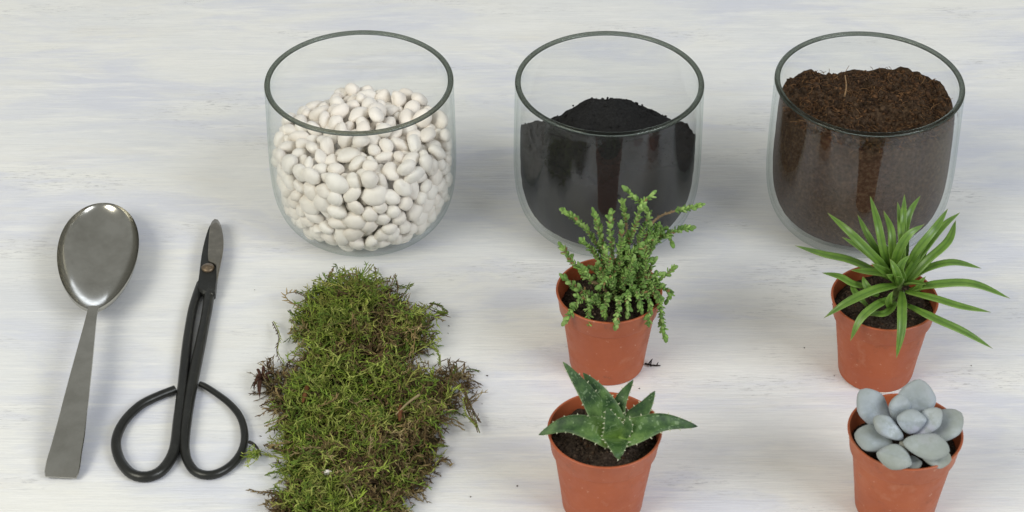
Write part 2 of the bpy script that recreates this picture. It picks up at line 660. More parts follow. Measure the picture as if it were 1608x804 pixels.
def make_jar(label, x, y):
    t = thing('glass_jar', (x, y, 0), label, 'glass jar', 'round glass jars in the back row')
    k = 12
    m = MB()
    lathe(m, OUT[k:], x, y, 128)
    m.build('wall', M_GLASS, t)
    m = MB()
    lathe(m, INN[16:][::-1], x, y, 128)
    m.build('inner_wall', M_INNER, t)
    m = MB()
    lathe(m, np.vstack([[(0.0005, .0012)], [(.026, .0010)], OUT[:k + 1]]), x, y, 128)
    lathe(m, INN[:17][::-1] + np.array([0, 0]), x, y, 128)
    m.build('base', M_BASE, t)
    # fire-polished rim bead: closed ring
    a = np.linspace(0, 2 * math.pi, 14, endpoint=False)
    ring = np.stack([  .0504 + .0016 * np.cos(a), .0955 + .0012 * np.sin(a)], -1)
    m = MB()
    lathe(m, ring, x, y, 160, close=True)
    m.build('rim', M_RIM, t)
    return t


make_jar('clear round glass jar holding the white pebbles', *JARS[0])
make_jar('clear round glass jar holding the black charcoal powder', *JARS[1])
make_jar('clear round glass jar holding the brown soil', *JARS[2])

# ------------------------------------------------------------------ white pebbles
jx, jy = JARS[0]


def ztop(x, y):
    return .0650 + .22 * x + .032 * np.exp(-((x - .017) ** 2 + (y - .010) ** 2) / .00048) + .004 * vnoise(np.stack([x, y, 0 * x], -1) * 60, 3)


rng = np.random.default_rng(21)
N = 900
rad = np.clip(rng.normal(.0043, .00062, N), .0030, .0058)
a = rng.uniform(0, 2 * math.pi, N)
rr = .044 * np.sqrt(rng.uniform(0, 1, N))
P = np.stack([rr * np.cos(a), rr * np.sin(a), rng.uniform(.011, .06, N)], -1)
for it in range(170):
    D = P[:, None] - P[None]
    d = np.sqrt((D ** 2).sum(-1)) + np.eye(N)
    ov = np.maximum(0, (rad[:, None] + rad[None]) * .97 - d)
    np.fill_diagonal(ov, 0)
    P += .30 * (D / d[..., None] * ov[..., None]).sum(1)
    P[:, 2] -= .00005 if it < 120 else 0
    P[:, 2] = np.minimum(P[:, 2], ztop(P[:, 0], P[:, 1]) - rad * .4)
    P[:, 2] = np.maximum(P[:, 2], .0072 + rad * .95 + np.maximum(0, np.hypot(P[:, 0], P[:, 1]) - .030) ** 2 * 9)
    lim = inner_r(P[:, 2]) - .0008 - rad * 1.02
    r_ = np.hypot(P[:, 0], P[:, 1]) + 1e-9
    s = np.minimum(1, lim / r_)
    P[:, 0] *= s
    P[:, 1] *= s
PW = P + np.array([jx, jy, 0])
# which pebbles show largest from the camera: a small painted id buffer
dv = PW - CAM
zc = dv @ FW
px = FPX * dv[:, 0] / zc + 804
py = 402 - FPX * (dv @ UP) / zc
pr = FPX * rad / zc
buf = np.full((400, 340), -1)
yy, xx = np.mgrid[0:400, 0:340]
for i in np.argsort(-zc):
    buf[(xx + 400 - px[i]) ** 2 + (yy + 20 - py[i]) ** 2 < pr[i] ** 2] = i
cnt = np.bincount(buf[buf >= 0], minlength=N)
order = np.argsort(-cnt)
shown = [i for i in order[:296] if cnt[i] > 12]

shapes = []
for s in range(9):
    r2 = np.random.default_rng(100 + s)
    V, F = ICO3
    V = V.copy()
    d = np.ones(len(V))
    for _ in range(5):
        ax = r2.normal(size=3)
        ax /= np.linalg.norm(ax)
        d -= r2.uniform(.12, .42) * np.clip(V @ ax - r2.uniform(.0, .45), 0, 1)
    d += .06 * fbm(V * 1.3 + s * 7, s, 2)
    V = V * d[:, None] * np.array([r2.uniform(1.10, 1.36), r2.uniform(.96, 1.12), r2.uniform(.74, .94)])
    m = MB()
    m.add(V, None, F)
    ob = m.build('pebble', M_PEB)
    shapes.append(ob.data)
    bpy.data.objects.remove(ob)
shapes[0].name = 'pebble'

Rm = rotmats(N, rng)
tang = np.arctan2(P[:, 1], P[:, 0])
peak = max(shown, key=lambda i: (-py[i] if abs(px[i] - 610) < 22 else -9e9))
for i in shown:
    o = bpy.data.objects.new('pebble', shapes[int(rng.integers(0, 9))])
    COL.objects.link(o)
    near_wall = math.hypot(P[i, 0], P[i, 1]) > inner_r(P[i, 2]) - rad[i] * 1.25
    if near_wall:                                    # its flat side lies along the glass
        Z = np.array([math.cos(tang[i]), math.sin(tang[i]), rng.uniform(-.25, .25)])
        Z /= np.linalg.norm(Z)
        X = np.cross(Z, rng.normal(size=3))
        X /= np.linalg.norm(X)
        M3 = np.stack([X, np.cross(Z, X), Z], 1)
    else:
        M3 = Rm[i]
    sc = np.full(3, rad[i] * 1.15)
    if i == peak:
        M3 = np.array([[0, 1, 0], [0, 0, 1], [1, 0, 0]], float)
        sc = sc * np.array([1.25, 1.0, 1.0])
    o.matrix_world = Matrix.Translation(PW[i]) @ Matrix(M3.tolist()).to_4x4() @ Matrix.Diagonal((*sc, 1))
    if i == peak:
        tag(o, 'white pebble at the very top of the heap in the pebble jar', 'pebble', 'white pebbles in the glass jar')
    else:
        tag(o, 'small rounded white pebble heaped among others in the left jar', 'pebble', 'white pebbles in the glass jar')
rest = np.array([i for i in range(N) if i not in set(shown)])
m = MB()
crumbs(m, PW[rest], rad[rest] * 1.1, aspect=(1.15, 1, .85), base=ICO2, rng=rng, rough=.02)
tag(m.build('pebbles', M_PEB), 'white pebbles lying deep inside the heap in the left jar', 'pebbles', None, 'stuff')


# ------------------------------------------------------------------ charcoal powder and soil in their jars
def heap(name, jar, top, mat, label, cat, seed, disp, ncr, crsize, crcols, gap=.0026, fibres=0):
    x, y = jar
    m = MB()
    n = 200
    a = np.linspace(0, 2 * math.pi, n, endpoint=False)
    # top sheet, centre to wall
    rs = np.linspace(0, 1, 70)
    # wall contact height per angle
    zc_ = np.array([top(.045 * math.cos(t), .045 * math.sin(t)) for t in a])
    zc_ = zc_ + .0030 * fbm(np.stack([np.cos(a) * 3.5, np.sin(a) * 3.5, 0 * a], -1), seed, 4)
    rw = inner_r(zc_) - gap
    X = rs[:, None] * rw[None] * np.cos(a)
    Y = rs[:, None] * rw[None] * np.sin(a)
    Z = np.vectorize(top)(X, Y)
    w = np.clip((rs - .9) / .1, 0, 1)[:, None]
    Z = Z * (1 - w) + zc_[None] * w
    PN = np.stack([X, Y, Z], -1)
    Z = Z + disp * fbm(PN * 170, seed, 5) * (1 - .5 * w)
    top_ = np.stack([x + X, y + Y, Z], -1)
    # side sheet following the inner wall down to the base
    us = np.linspace(0, 1, 40)[1:]
    zs = Z[-1][None] * (1 - us[:, None]) + .0073 * us[:, None]
    rside = inner_r(zs) - gap - .0005 * np.abs(vnoise(np.stack([np.cos(a)[None] * 9 + 0 * zs, np.sin(a)[None] * 9 + 0 * zs, zs * 160], -1), seed + 5))
    rside[-1] *= .9
    side = np.stack([x + rside * np.cos(a), y + rside * np.sin(a), zs], -1)
    V = np.concatenate([top_, side])
    mrow = len(V)
    i, j = np.meshgrid(np.arange(mrow - 1), np.arange(n), indexing='ij')
    j2 = (j + 1) % n
    q = np.stack([i * n + j, (i + 1) * n + j, (i + 1) * n + j2, i * n + j2], -1)
    m.add(V, q)
    r3 = np.random.default_rng(seed)
    ii = r3.integers(4, 68, ncr)
    ii = np.minimum(67, (np.sqrt(r3.uniform(0, 1, ncr)) * 68).astype(int))
    jj = r3.integers(0, n, ncr)
    pos = top_[ii, jj] + r3.normal(size=(ncr, 3)) * .0003
    sz = crsize * r3.lognormal(0, .45, ncr)
    cc = np.array(crcols)[r3.integers(0, len(crcols), ncr)] * r3.uniform(.7, 1.3, (ncr, 1))
    crumbs(m, pos, sz, cc, rng=r3)
    if fibres:
        b = top_[np.minimum(66, (np.sqrt(r3.uniform(0, 1, fibres)) * 68).astype(int)), r3.integers(0, n, fibres)]
        d = r3.normal(size=(fibres, 3)) * np.array([1, 1, .35])
        d /= np.linalg.norm(d, axis=1, keepdims=True)
        L = r3.uniform(.002, .007, fibres)
        bend = r3.normal(size=(fibres, 3)) * .001
        tt = np.linspace(0, 1, 5)
        PP = b[:, None] + d[:, None] * (L[:, None] * tt)[..., None] + bend[:, None] * (tt * (1 - tt) * 4)[None, :, None] + np.array([0, 0, .0006])
        tubes(m, PP, np.full((fibres, 5), .00016), 3, np.tile([3.0, 2.6, 2.0], (fibres, 1)) * r3.uniform(.6, 1.4, (fibres, 1)))
    o = m.build(name, mat, None, colors=True)
    return tag(o, label, cat, None, 'stuff')


def top_powder(x, y):
    r = math.hypot(x, y)
    z = .060
    px_ = max(abs(x + .004) - .006, 0)
    d = math.hypot(px_, (y + .004) * (1.15 if y > -.004 else .8))
    z = .0885 - (.95 - .42 * min(1, max(0, (x + .010) / .016))) * d - (.12 * max(0, x + .006)) + .0014 * vnoise(np.array([x * 160, y * 160, .5]), 8)
    z = max(z, .0605 - .10 * max(0, y) - .05 * x)
    z -= .02 * max(0, y - .01) / .035
    return z


def top_soil(x, y):
    z = .0845
    z -= .55 * max(0, y - .021)
    z -= .30 * max(0, x - .028) + .12 * max(0, -.030 - x)
    z -= .008 * math.exp(-((x - .008) ** 2 / .00012 + (y + .020) ** 2 / .00006))
    z += .0035 * math.exp(-((x - .012) ** 2 / .0003 + (y + .008) ** 2 / .00004))
    z -= .10 * max(0, -.02 - y)
    return z


heap('charcoal_powder', JARS[1], top_powder, M_POWDER, 'black charcoal powder heaped to a peak in the middle jar', 'charcoal', 31, .0011, 900, .00045, [(1, 1, 1)])
heap('soil', JARS[2], top_soil, M_SOIL, 'dark brown crumbly soil filling the right jar', 'soil', 47, .0023, 5200, .00070,
     [(1, 1, 1), (1.3, 1.1, .9), (.6, .6, .6), (1.5, 1.25, 1.0), (.9, .8, .75)], fibres=420)

# a dry stalk sticking up out of the soil
m = MB()
p = at(1326, 152, .088)
tubes(m, spline([p, p + [.0006, .001, .006], p + [-.0008, .001, .0135]], 7)[None], np.linspace(.00055, .0003, 7)[None], 5, np.array([[.30, .19, .10]]))
tag(m.build('straw', M_TINT, colors=True), 'thin pale straw sticking up from the soil in the right jar', 'straw')

# ------------------------------------------------------------------ tablespoon
tip, neck, end = at(159.5, 318.5, .0145), at(146.5, 486, .0138), at(96, 748, .0020)
sp = thing('tablespoon', (neck[0], neck[1], 0), 'large steel tablespoon lying face up left of the black scissors', 'spoon')
axis = neck - tip
Lb = np.linalg.norm(axis)
ax = axis / Lb
sd = np.cross(ax, [0, 0, 1.0])
sd /= np.linalg.norm(sd)
nm = np.cross(sd, ax)
if nm[2] < 0:
    nm = -nm
HW = .0223


def bowl_half(t):
    s = max(0.0, 1 - (2 * t - 1) ** 2) ** .5
    return HW * s * (1 + .14 * (1 - 2 * t)) if t < .5 else HW * (s ** (1 + .28 * (t - .5))) * (1 + .14 * (1 - 2 * t))


m = MB()
nt, nu = 60, 41
ts = .5 - .5 * np.cos(np.linspace(0.0, math.pi, nt))
us = np.linspace(-1, 1, nu)
top_s = np.zeros((nt, nu, 3))
bot_s = np.zeros((nt, nu, 3))
for i, t in enumerate(ts):
    hw = max(bowl_half(t), .0004)
    for j, u in enumerate(us):
        along = (2 * t - 1.0)
        rho2 = min(1.0, u * u * (1 - along ** 2) + along ** 2)
        depth = .0128 * (1 - rho2) ** .60
        p = tip + ax * (t * Lb) + sd * (u * hw)
        top_s[i, j] = p - nm * depth
        bot_s[i, j] = p - nm * (depth + .0012)
i, j = np.meshgrid(np.arange(nt - 1), np.arange(nu - 1), indexing='ij')
q = np.stack([i * nu + j, (i + 1) * nu + j, (i + 1) * nu + j + 1, i * nu + j + 1], -1).reshape(-1, 4)
V = np.concatenate([top_s.reshape(-1, 3), bot_s.reshape(-1, 3)])
o_ = nt * nu
qs = [q, q[:, ::-1] + o_]
for j in (0, nu - 1):
    e = np.array([[a * nu + j, (a + 1) * nu + j, (a + 1) * nu + j + o_, a * nu + j + o_] for a in range(nt - 1)])
    qs.append(e)
mn = V[:, 2].min()
m.add(V, np.concatenate(qs))
m.build('bowl', M_STEEL, sp, sharp=50)
# handle: strip with rounded edges
pts_px = [(147.5, 482, .0138, .0032), (144.5, 493, .0139, .00285), (139.5, 520, .0133, .0036), (131, 566, .0147, .0052), (120, 625, .0128, .0069), (109, 684, .0090, .0083), (102, 715, .0064, .0088), (99.5, 728, .0051, .0089), (97.0, 741, .0034, .0089), (95.5, 750, .0021, .0087)]
ctr = spline([at(a, b, z) for a, b, z, w in pts_px], 44)
wd = spline([[w, 0, 0] for a, b, z, w in pts_px], 44)[:, 0]
m = MB()
sec = []
T = np.gradient(ctr, axis=0)
T /= np.linalg.norm(T, axis=1, keepdims=True)
S = np.cross(T, [0, 0, 1.0])
S /= np.linalg.norm(S, axis=1, keepdims=True)
Nn = np.cross(S, T)
prof = [(-1, -.3), (-1, .3), (-.96, .8), (-.5, 1.0), (0, 1.05), (.5, 1.0), (.96, .8), (1, .3), (1, -.3), (.96, -.8), (0, -1), (-.96, -.8)]
th = .00085
k = len(prof)
endw = wd.copy()
endw[-2] *= .985
endw[-1] *= .90
V = np.zeros((44, k, 3))
for c, (u, v) in enumerate(prof):
    V[:, c] = ctr + S * (u * endw)[:, None] + Nn * (v * th)
i, j = np.meshgrid(np.arange(43), np.arange(k), indexing='ij')
j2 = (j + 1) % k
q = np.stack([i * k + j, i * k + j2, (i + 1) * k + j2, (i + 1) * k + j], -1)
tr = [[0, u, u + 1] for u in range(1, k - 1)] + [[43 * k, 43 * k + u + 1, 43 * k + u] for u in range(1, k - 1)]
m.add(V, q, tr)
m.build('handle', M_STEEL, sp, sharp=45)

# ------------------------------------------------------------------ scissors
piv = at(326, 420, .005)
sc = thing('scissors', (piv[0], piv[1], 0), 'black iron bonsai scissors with wide loop handles beside the spoon', 'scissors')


def px_tube(name, pts, mat, k=14, n=90, flat=1.0):
    Pp = spline([at(a, b, z) for a, b, z, r in pts], n)
    Rr = spline([[r, 0, 0] for a, b, z, r in pts], n)[:, 0]
    m = MB()
    tubes(m, Pp[None], Rr[None], k)
    return m.build(name, mat, sc, sharp=60)


z = .0026
px_tube('handle', [(275, 611.5, z, .0023), (249.8, 621.4, z, .0025), (221.5, 635.6, z, .0025), (197.8, 658, z, .0025), (184.8, 681.7, z, .0025), (182.5, 703, z, .00255), (190.7, 726.6, z, .0027), (207.3, 744.3, z, .0028), (228.6, 749.0, z, .0029), (249.8, 742, z, .0030), (266, 724, z, .0031), (275.5, 700, z, .0031), (280.5, 662, z, .0031), (286.3, 615, z, .0030), (289.8, 580, z, .0029), (294, 539, .0028, .0028), (301.5, 491, .0027, .0027), (307.5, 468, .0027, .0027), (315, 446, .0026, .0024)], M_IRON)
px_tube('handle', [(314.0, 603.0, z, .0016), (322, 606.5, z, .0021), (339.7, 617.8, z, .0024), (361, 634.4, z, .00245), (376.3, 653.3, z, .0025), (383.4, 674.6, z, .0025), (383.4, 695.8, z, .0025), (375.1, 717, z, .0026), (356.2, 736, z, .0027), (332, 746.0, z, .0028), (308.9, 742, z, .0029), (295.2, 725, z, .0030), (290.0, 703, z, .0031), (291.6, 674, z + .001, .0031), (298, 627, z + .001, .0031), (306.5, 580, z + .001, .0030), (315, 539, .0038, .0029), (324.5, 491, .0036, .0028), (329, 458, .0036, .0029), (329, 440, .0034, .0027)], M_IRON)


def plate(name, outline, z0, z1, mat, bevel=.0):
    """Flat blade from a photo outline, laid at height z0..z1, with a narrow bevel round its top edge."""
    B = np.array([at(a, b, z1) for a, b in outline])
    B = np.vstack([spline(np.vstack([B, B[:1]]), 48)[:-1]])
    n = len(B)
    ctr_ = B.mean(0)
    lo = B.copy()
    lo[:, 2] = z0
    mid = B.copy()
    mid[:, 2] = z1 - (z1 - z0) * .35
    hi = ctr_ + (B - ctr_) * (1 - bevel)
    hi[:, 2] = z1
    V = np.vstack([lo, mid, hi, [ctr_ * [1, 1, 0] + [0, 0, z1 + .0001]], [ctr_ * [1, 1, 0] + [0, 0, z0]]])
    q, t = [], []
    for a in range(n):
        b = (a + 1) % n
        q += [[a, b, n + b, n + a], [n + a, n + b, 2 * n + b, 2 * n + a]]
        t += [[2 * n + a, 2 * n + b, 3 * n], [b, a, 3 * n + 1]]
    m = MB()
    m.add(V, q, t)
    return m.build(name, mat, sc, smooth=False)


dark = plate('blade', [(336, 344), (330.5, 350), (327, 357), (322.5, 371), (318, 389), (315, 407), (311.5, 436), (309.5, 450), (318, 458), (328, 462), (337, 462), (340, 442), (342.5, 420), (344, 400), (343, 360), (340, 346)], .0024, .0062, M_IRON, .05)
dark['label'] = 'black blade under the grey blade'
grey = plate('blade', [(337, 342.5), (333, 346), (329.5, 355), (327.5, 375), (326.5, 404), (330, 409.5), (339, 414), (340.5, 428), (340.5, 440), (345.5, 416), (350, 392), (350.6, 373), (347.5, 355), (344, 346.5), (340.5, 342.5)], .0064, .0080, M_BLADE, .14)
grey['label'] = 'grey ground blade on top'
m = MB()
c = at(326.5, 420, .0068)
lathe(m, [(.0001, .0016), (.0012, .0017), (.0016, .0011), (.0030, .0008), (.0036, .0002), (.0037, -.0012)], c[0], c[1], 28, c[2])
m.build('pivot_screw', M_SCREW, sc)


# ------------------------------------------------------------------ moss
def poly_px(pts, sx, ox, oy, z=.006):
    return np.array([at(ox + sx * a, oy + sx * b, z)[:2] for a, b in pts])


def shrink(poly, d):
    """Move every corner inwards by d."""
    out = []
    area_ = .5 * sum(poly[i - 1][0] * poly[i][1] - poly[i][0] * poly[i - 1][1] for i in range(len(poly)))
    for i in range(len(poly)):
        t = poly[(i + 1) % len(poly)] - poly[i - 1]
        n = np.array([-t[1], t[0]]) / np.linalg.norm(t) * (1 if area_ > 0 else -1)
        out.append(poly[i] + n * d)
    return np.array(out)


def ragged(poly, seed, amp=.0042):
    """The outline resampled finely and pushed in and out unevenly."""
    P = np.vstack([poly, poly[:1]])
    L = np.r_[0, np.cumsum(np.linalg.norm(np.diff(P, axis=0), axis=1))]
    t = np.linspace(0, L[-1], 150)[:-1]
    Q = np.stack([np.interp(t, L, P[:, 0]), np.interp(t, L, P[:, 1])], -1)
    T = np.roll(Q, -1, 0) - np.roll(Q, 1, 0)
    T /= np.linalg.norm(T, axis=1, keepdims=True) + 1e-9
    Nn_ = np.stack([-T[:, 1], T[:, 0]], -1)
    return Q + Nn_ * (amp * fbm(np.c_[Q * 190, np.zeros(len(Q))], seed, 3))[:, None]


def inside(pts, poly):
    x, y = pts[:, 0], pts[:, 1]
    r = np.zeros(len(pts), bool)
    j = len(poly) - 1
    for i in range(len(poly)):
        xi, yi, xj, yj = *poly[i], *poly[j]
        c = ((yi > y) != (yj > y)) & (x < (xj - xi) * (y - yi) / (yj - yi + 1e-15) + xi)
        r ^= c
        j = i
    return r


def edge_dist(pts, poly):
    d = np.full(len(pts), 9.0)
    g = np.zeros((len(pts), 2))
    for i in range(len(poly)):
        a, b = poly[i], poly[(i + 1) % len(poly)]
        ab = b - a
        t = np.clip(((pts - a) @ ab) / (ab @ ab), 0, 1)
        v = pts - (a + t[:, None] * ab)
        dd = np.linalg.norm(v, axis=1)
        k = dd < d
        d[k] = dd[k]
        g[k] = v[k] / (dd[k][:, None] + 1e-9)
    return d, g                                     # g points inwards


UPPER = ragged(poly_px([(222, 175), (232, 130), (262, 92), (300, 125), (345, 105), (392, 88), (425, 130), (480, 150), (505, 190), (560, 195), (588, 228), (580, 285), (548, 325), (480, 335), (380, 345), (270, 335), (225, 300), (205, 255), (215, 215)], .5025, 380, 400, .004), 3)
LOWER = ragged(shrink(poly_px([(225, 300), (190, 335), (172, 372), (150, 395), (120, 440), (112, 500), (122, 560), (108, 620), (125, 690), (120, 760), (118, 850), (260, 880), (420, 875), (510, 850), (530, 745), (568, 690), (612, 612), (628, 540), (632, 490), (660, 440), (648, 405), (610, 372), (555, 358), (450, 352), (350, 335)], .5025, 380, 400, .004), .0012), 6)
moss_c = at(560, 640)
moss = thing('moss_clump', (moss_c[0], moss_c[1], 0), 'shaggy clump of green and brown moss lying right of the scissors', 'moss')
rm = np.random.default_rng(5)


def moss_height(p, d, hmax):
    return hmax * (1 - np.exp(-d / .0065)) * (1 + .75 * vnoise(np.c_[p * 95, np.zeros(len(p))], 11))


GREENS = np.array([(.175, .235, .030), (.220, .280, .046), (.120, .185, .026), (.290, .330, .078), (.215, .220, .052)])
BROWNS = np.array([(.13, .088, .036), (.20, .145, .062), (.085, .052, .024), (.28, .22, .105)])


def moss_colour(p, d, up):
    """Brown where the mat is dead: rims, the right-hand margin and a few patches."""
    n = fbm(np.c_[p * 55, np.zeros(len(p))], 9, 3)
    x, y = p[:, 0], p[:, 1]
    c0 = at(530, 620)[:2]
    brown = .20 + .55 * np.clip(n, -1, 1) + .38 * np.clip((x - c0[0] - .018) / .03, -.4, 1) + .45 * (d < .004) - .25 * up + .30 * np.clip((at(500, 690)[1] - y) / .03, 0, 1)
    c1 = at(600, 545)[:2]
    brown += .5 * np.exp(-((x - c1[0]) ** 2 + (y - c1[1]) ** 2) / .00018)
    isb = rm.uniform(0, 1, len(p)) < np.clip(brown, .06, .9)
    g = GREENS[rm.integers(0, 5, len(p))]
    b = BROWNS[rm.integers(0, 4, len(p))]
    return np.where(isb[:, None], b, g) * rm.uniform(.75, 1.3, (len(p), 1))


def moss_part(poly, count, hmax, zoff, name):
    lo, hi = poly.min(0), poly.max(0)
    p = rm.uniform(lo, hi, (count * 3, 2))
    p = p[inside(p, poly)][:int(count * 1.4)]
    keep = fbm(np.c_[p * 170, np.zeros(len(p))], 23, 2) > rm.uniform(-.70, .55, len(p))
    p = p[keep]
    d, g = edge_dist(p, poly)
    h = moss_height(p, d, hmax) + zoff
    n = len(p)
    z = h * rm.uniform(.45, 1.0, n) + .001
    up = z / (hmax + zoff)
    # direction: lying on the mat, a little upwards, outwards at the rim
    ang = rm.uniform(0, 2 * math.pi, n)
    dirv = np.stack([np.cos(ang), np.sin(ang), rm.uniform(-.05, .9, n)], -1)
    ed = np.exp(-d / .005)
    dirv[:, :2] -= g * ed[:, None] * .6
    dirv /= np.linalg.norm(dirv, axis=1, keepdims=True)
    L = rm.uniform(.004, .0125, n)
    bend = rm.normal(size=(n, 3)) * .0028
    tt = np.linspace(0, 1, 6)
    base = np.c_[p, z]
    S = base[:, None] + dirv[:, None] * (L[:, None] * tt)[..., None] + bend[:, None] * (tt * (1 - tt) * 4)[None, :, None]
    S[:, :, 2] -= (.25 * L[:, None] * tt ** 2)
    S[:, :, 2] = np.maximum(S[:, :, 2], .0006)
    col = moss_colour(p, d, up)
    return S, col


def frond(mb, S, col, r0=.00034, nb=7, bl=.0022, rng=rm):
    """Feathery strands: stem plus alternate side branchlets."""
    n = len(S)
    k = S.shape[1]
    rr_ = np.linspace(r0, r0 * .55, k)[None].repeat(n, 0)
    tubes(mb, S, rr_, 3, col * .8, False)
    T = np.gradient(S, axis=1)
    T /= np.linalg.norm(T, axis=2, keepdims=True) + 1e-9
    for b in range(nb):
        f = (b + .6) / nb * (k - 1)
        i0 = min(int(f), k - 2)
        fr = f - i0
        p0 = S[:, i0] * (1 - fr) + S[:, i0 + 1] * fr
        t = T[:, i0]
        rd = rng.normal(size=(n, 3))
        s = np.cross(t, rd)
        s /= np.linalg.norm(s, axis=1, keepdims=True) + 1e-9
        dd = t * .75 + s * .8
        ln = bl * rng.uniform(.5, 1.25, n)
        q = np.stack([p0, p0 + dd * (ln * .5)[:, None], p0 + dd * ln[:, None] + t * (ln * .25)[:, None]], 1)
        q[:, :, 2] = np.maximum(q[:, :, 2], .0004)
        tubes(mb, q, np.array([r0 * .95, r0 * .85, r0 * .25])[None].repeat(n, 0), 3, col * rng.uniform(.85, 1.35, (n, 1)), False)


m = MB()
for poly, cnt_, hm, zo, nm_ in ((UPPER, 1800, .0165, .001, 'u'), (LOWER, 3900, .0120, .0, 'l')):
    S, c = moss_part(poly, cnt_, hm, zo, nm_)
    frond(m, S, c)
# thin dead margins: left edge and right-hand lobe
for poly, cnt_, green in ((ragged(poly_px([(70, 400), (95, 372), (140, 338), (188, 300), (205, 340), (170, 400), (145, 450), (110, 445)], .5025, 380, 400, .003), 8), 150, .25),
                          (ragged(poly_px([(612, 352), (655, 358), (695, 372), (705, 425), (690, 470), (655, 480), (625, 440)], .5025, 380, 400, .003), 9), 95, .70)):
    S, c = moss_part(poly, cnt_, .0075, .0005, 'm')
    b = BROWNS[rm.integers(0, 4, len(c))] * rm.uniform(.6, 1.2, (len(c), 1))
    frond(m, S, np.where((rm.uniform(0, 1, len(c)) < green)[:, None], c, b), .00030)
# long pale shoots lying over the top
for poly, cnt_, hm in ((UPPER, 150, .0150), (LOWER, 330, .0115)):
    S, c = moss_part(poly, cnt_, hm, .001, 'x')
    S = S[:, :1] + (S - S[:, :1]) * np.array([1.7, 1.7, 1.1])
    S[..., 2] = np.maximum(S[..., 2], .0008)
    frond(m, S, c * 1.25, .00046, 9, .0026)
# stray shoots round the margin
strays = [((95, 205), (115, 250), (108, 300), (130, 340)), ((160, 112), (195, 130), (225, 165)), ((225, 85), (235, 120), (250, 160)), ((285, 45), (270, 85), (275, 130)),
          ((410, 30), (385, 60), (350, 75), (345, 120)), ((415, 35), (420, 70), (410, 120)), ((465, 65), (445, 110), (430, 160)), ((530, 95), (500, 135), (480, 170)), ((485, 80), (490, 105), (480, 150)),
          ((598, 145), (570, 165), (540, 150), (525, 200)), ((640, 180), (610, 175), (575, 160), (540, 170)), ((636, 190), (610, 178)), ((612, 245), (600, 250), (580, 280)),
          ((620, 350), (618, 320), (600, 290), (560, 280)), ((740, 555), (725, 510), (700, 440), (670, 400), (630, 390)), ((742, 525), (715, 480), (690, 420), (650, 370)), ((735, 540), (700, 500), (690, 450)),
          ((55, 475), (85, 460), (120, 450)), ((75, 560), (95, 545), (130, 550)), ((70, 530), (100, 520), (140, 500)), ((70, 690), (100, 680), (140, 690)), ((95, 770), (110, 750), (150, 740)), ((640, 600), (600, 600), (570, 590)),
          ((690, 540), (655, 520), (620, 520)), ((560, 770), (530, 750), (500, 740)), ((145, 175), (165, 190), (195, 200)), ((148, 200), (165, 215), (190, 235)), ((70, 590), (95, 600), (130, 610)), ((665, 345), (655, 370), (640, 400)), ((430, 70), (400, 100), (380, 130)), ((330, 60), (340, 90), (350, 130)),
          ((480, 95), (505, 100), (535, 92)), ((450, 110), (470, 85), (478, 60)), ((585, 150), (610, 155), (640, 175)), ((205, 120), (220, 150), (240, 190)), ((700, 470), (715, 510), (735, 530))]
for s in strays:
    zz = np.linspace(.004, .009, len(s))
    PP = spline([at(380 + .5025 * a, 400 + .5025 * b, z_) for (a, b), z_ in zip(s, zz)], 9)
    for rep in range(2):
        SS = PP[None] + rm.normal(size=3) * .0006
        SS[..., 2] = np.maximum(SS[..., 2], .0008)
        cc = (GREENS if rm.uniform() < .6 else BROWNS)[rm.integers(0, 4)][None]
        frond(m, SS, cc, .00032, 14, .0017)
m.build('strands', M_TINT, moss, colors=True)['kind'] = 'stuff'
# the matted brown underside the strands grow from
m = MB()
for poly, hm in ((UPPER, .0075), (LOWER, .0058)):
    lo, hi = poly.min(0), poly.max(0)
    nx, ny = 90, 90
    gx, gy = np.meshgrid(np.linspace(lo[0], hi[0], nx), np.linspace(lo[1], hi[1], ny), indexing='ij')
    pp = np.stack([gx.ravel(), gy.ravel()], -1)
    ins = inside(pp, poly)
    d, g = edge_dist(pp, poly)
    dd = np.where(ins, d, 0)
    ok = ins & (d > .0028 + .002 * vnoise(np.c_[pp * 260, np.zeros(len(pp))], 4))
    zz = np.where(ok, hm * (1 - np.exp(-dd / .009)) * (1 + .25 * vnoise(np.c_[pp * 150, np.zeros(len(pp))], 2)), .0003)
    q = []
    for i in range(nx - 1):
        for j in range(ny - 1):
            a = i * ny + j
            f = [a, a + ny, a + ny + 1, a + 1]
            if ok[f].any():
                q.append(f)
    m.add(np.c_[pp, zz], q, None, (.050, .040, .018))
m.build('backing', M_BARK, moss, colors=True)


def chip(name, a, b, w, z, col, parent=None, th=.0006):
    """A thin curled flake from pixel a to pixel b."""
    A, B = at(*a, z), at(*b, z)
    d = B - A
    s = np.cross(d / np.linalg.norm(d), [0, 0, 1])
    n = 9
    V = []
    for i in range(n):
        t = i / (n - 1)
        ww = w * (.45 + .75 * math.sin(math.pi * min(1, t * .85 + .1))) * (1 + .2 * math.sin(i * 2.3))
        c = A + d * t + np.array([0, 0, .0012 * math.sin(math.pi * t)])
        for u, h in ((-1, 0), (-.4, .5), (.4, .55), (1, .05), (.4, -.2), (-.4, -.25)):
            V.append(c + s * (u * ww) + np.array([0, 0, h * th * 2]))
    q = [[i * 6 + j, i * 6 + (j + 1) % 6, (i + 1) * 6 + (j + 1) % 6, (i + 1) * 6 + j] for i in range(n - 1) for j in range(6)]
    t = [[0, u + 1, u] for u in range(1, 5)] + [[(n - 1) * 6, (n - 1) * 6 + u, (n - 1) * 6 + u + 1] for u in range(1, 5)]
    mm = MB()
    mm.add(V, q, t, col)
    return mm.build(name, M_BARK, parent, colors=True)


def zpx(x, y):
    return 380 + .5025 * x, 400 + .5025 * y


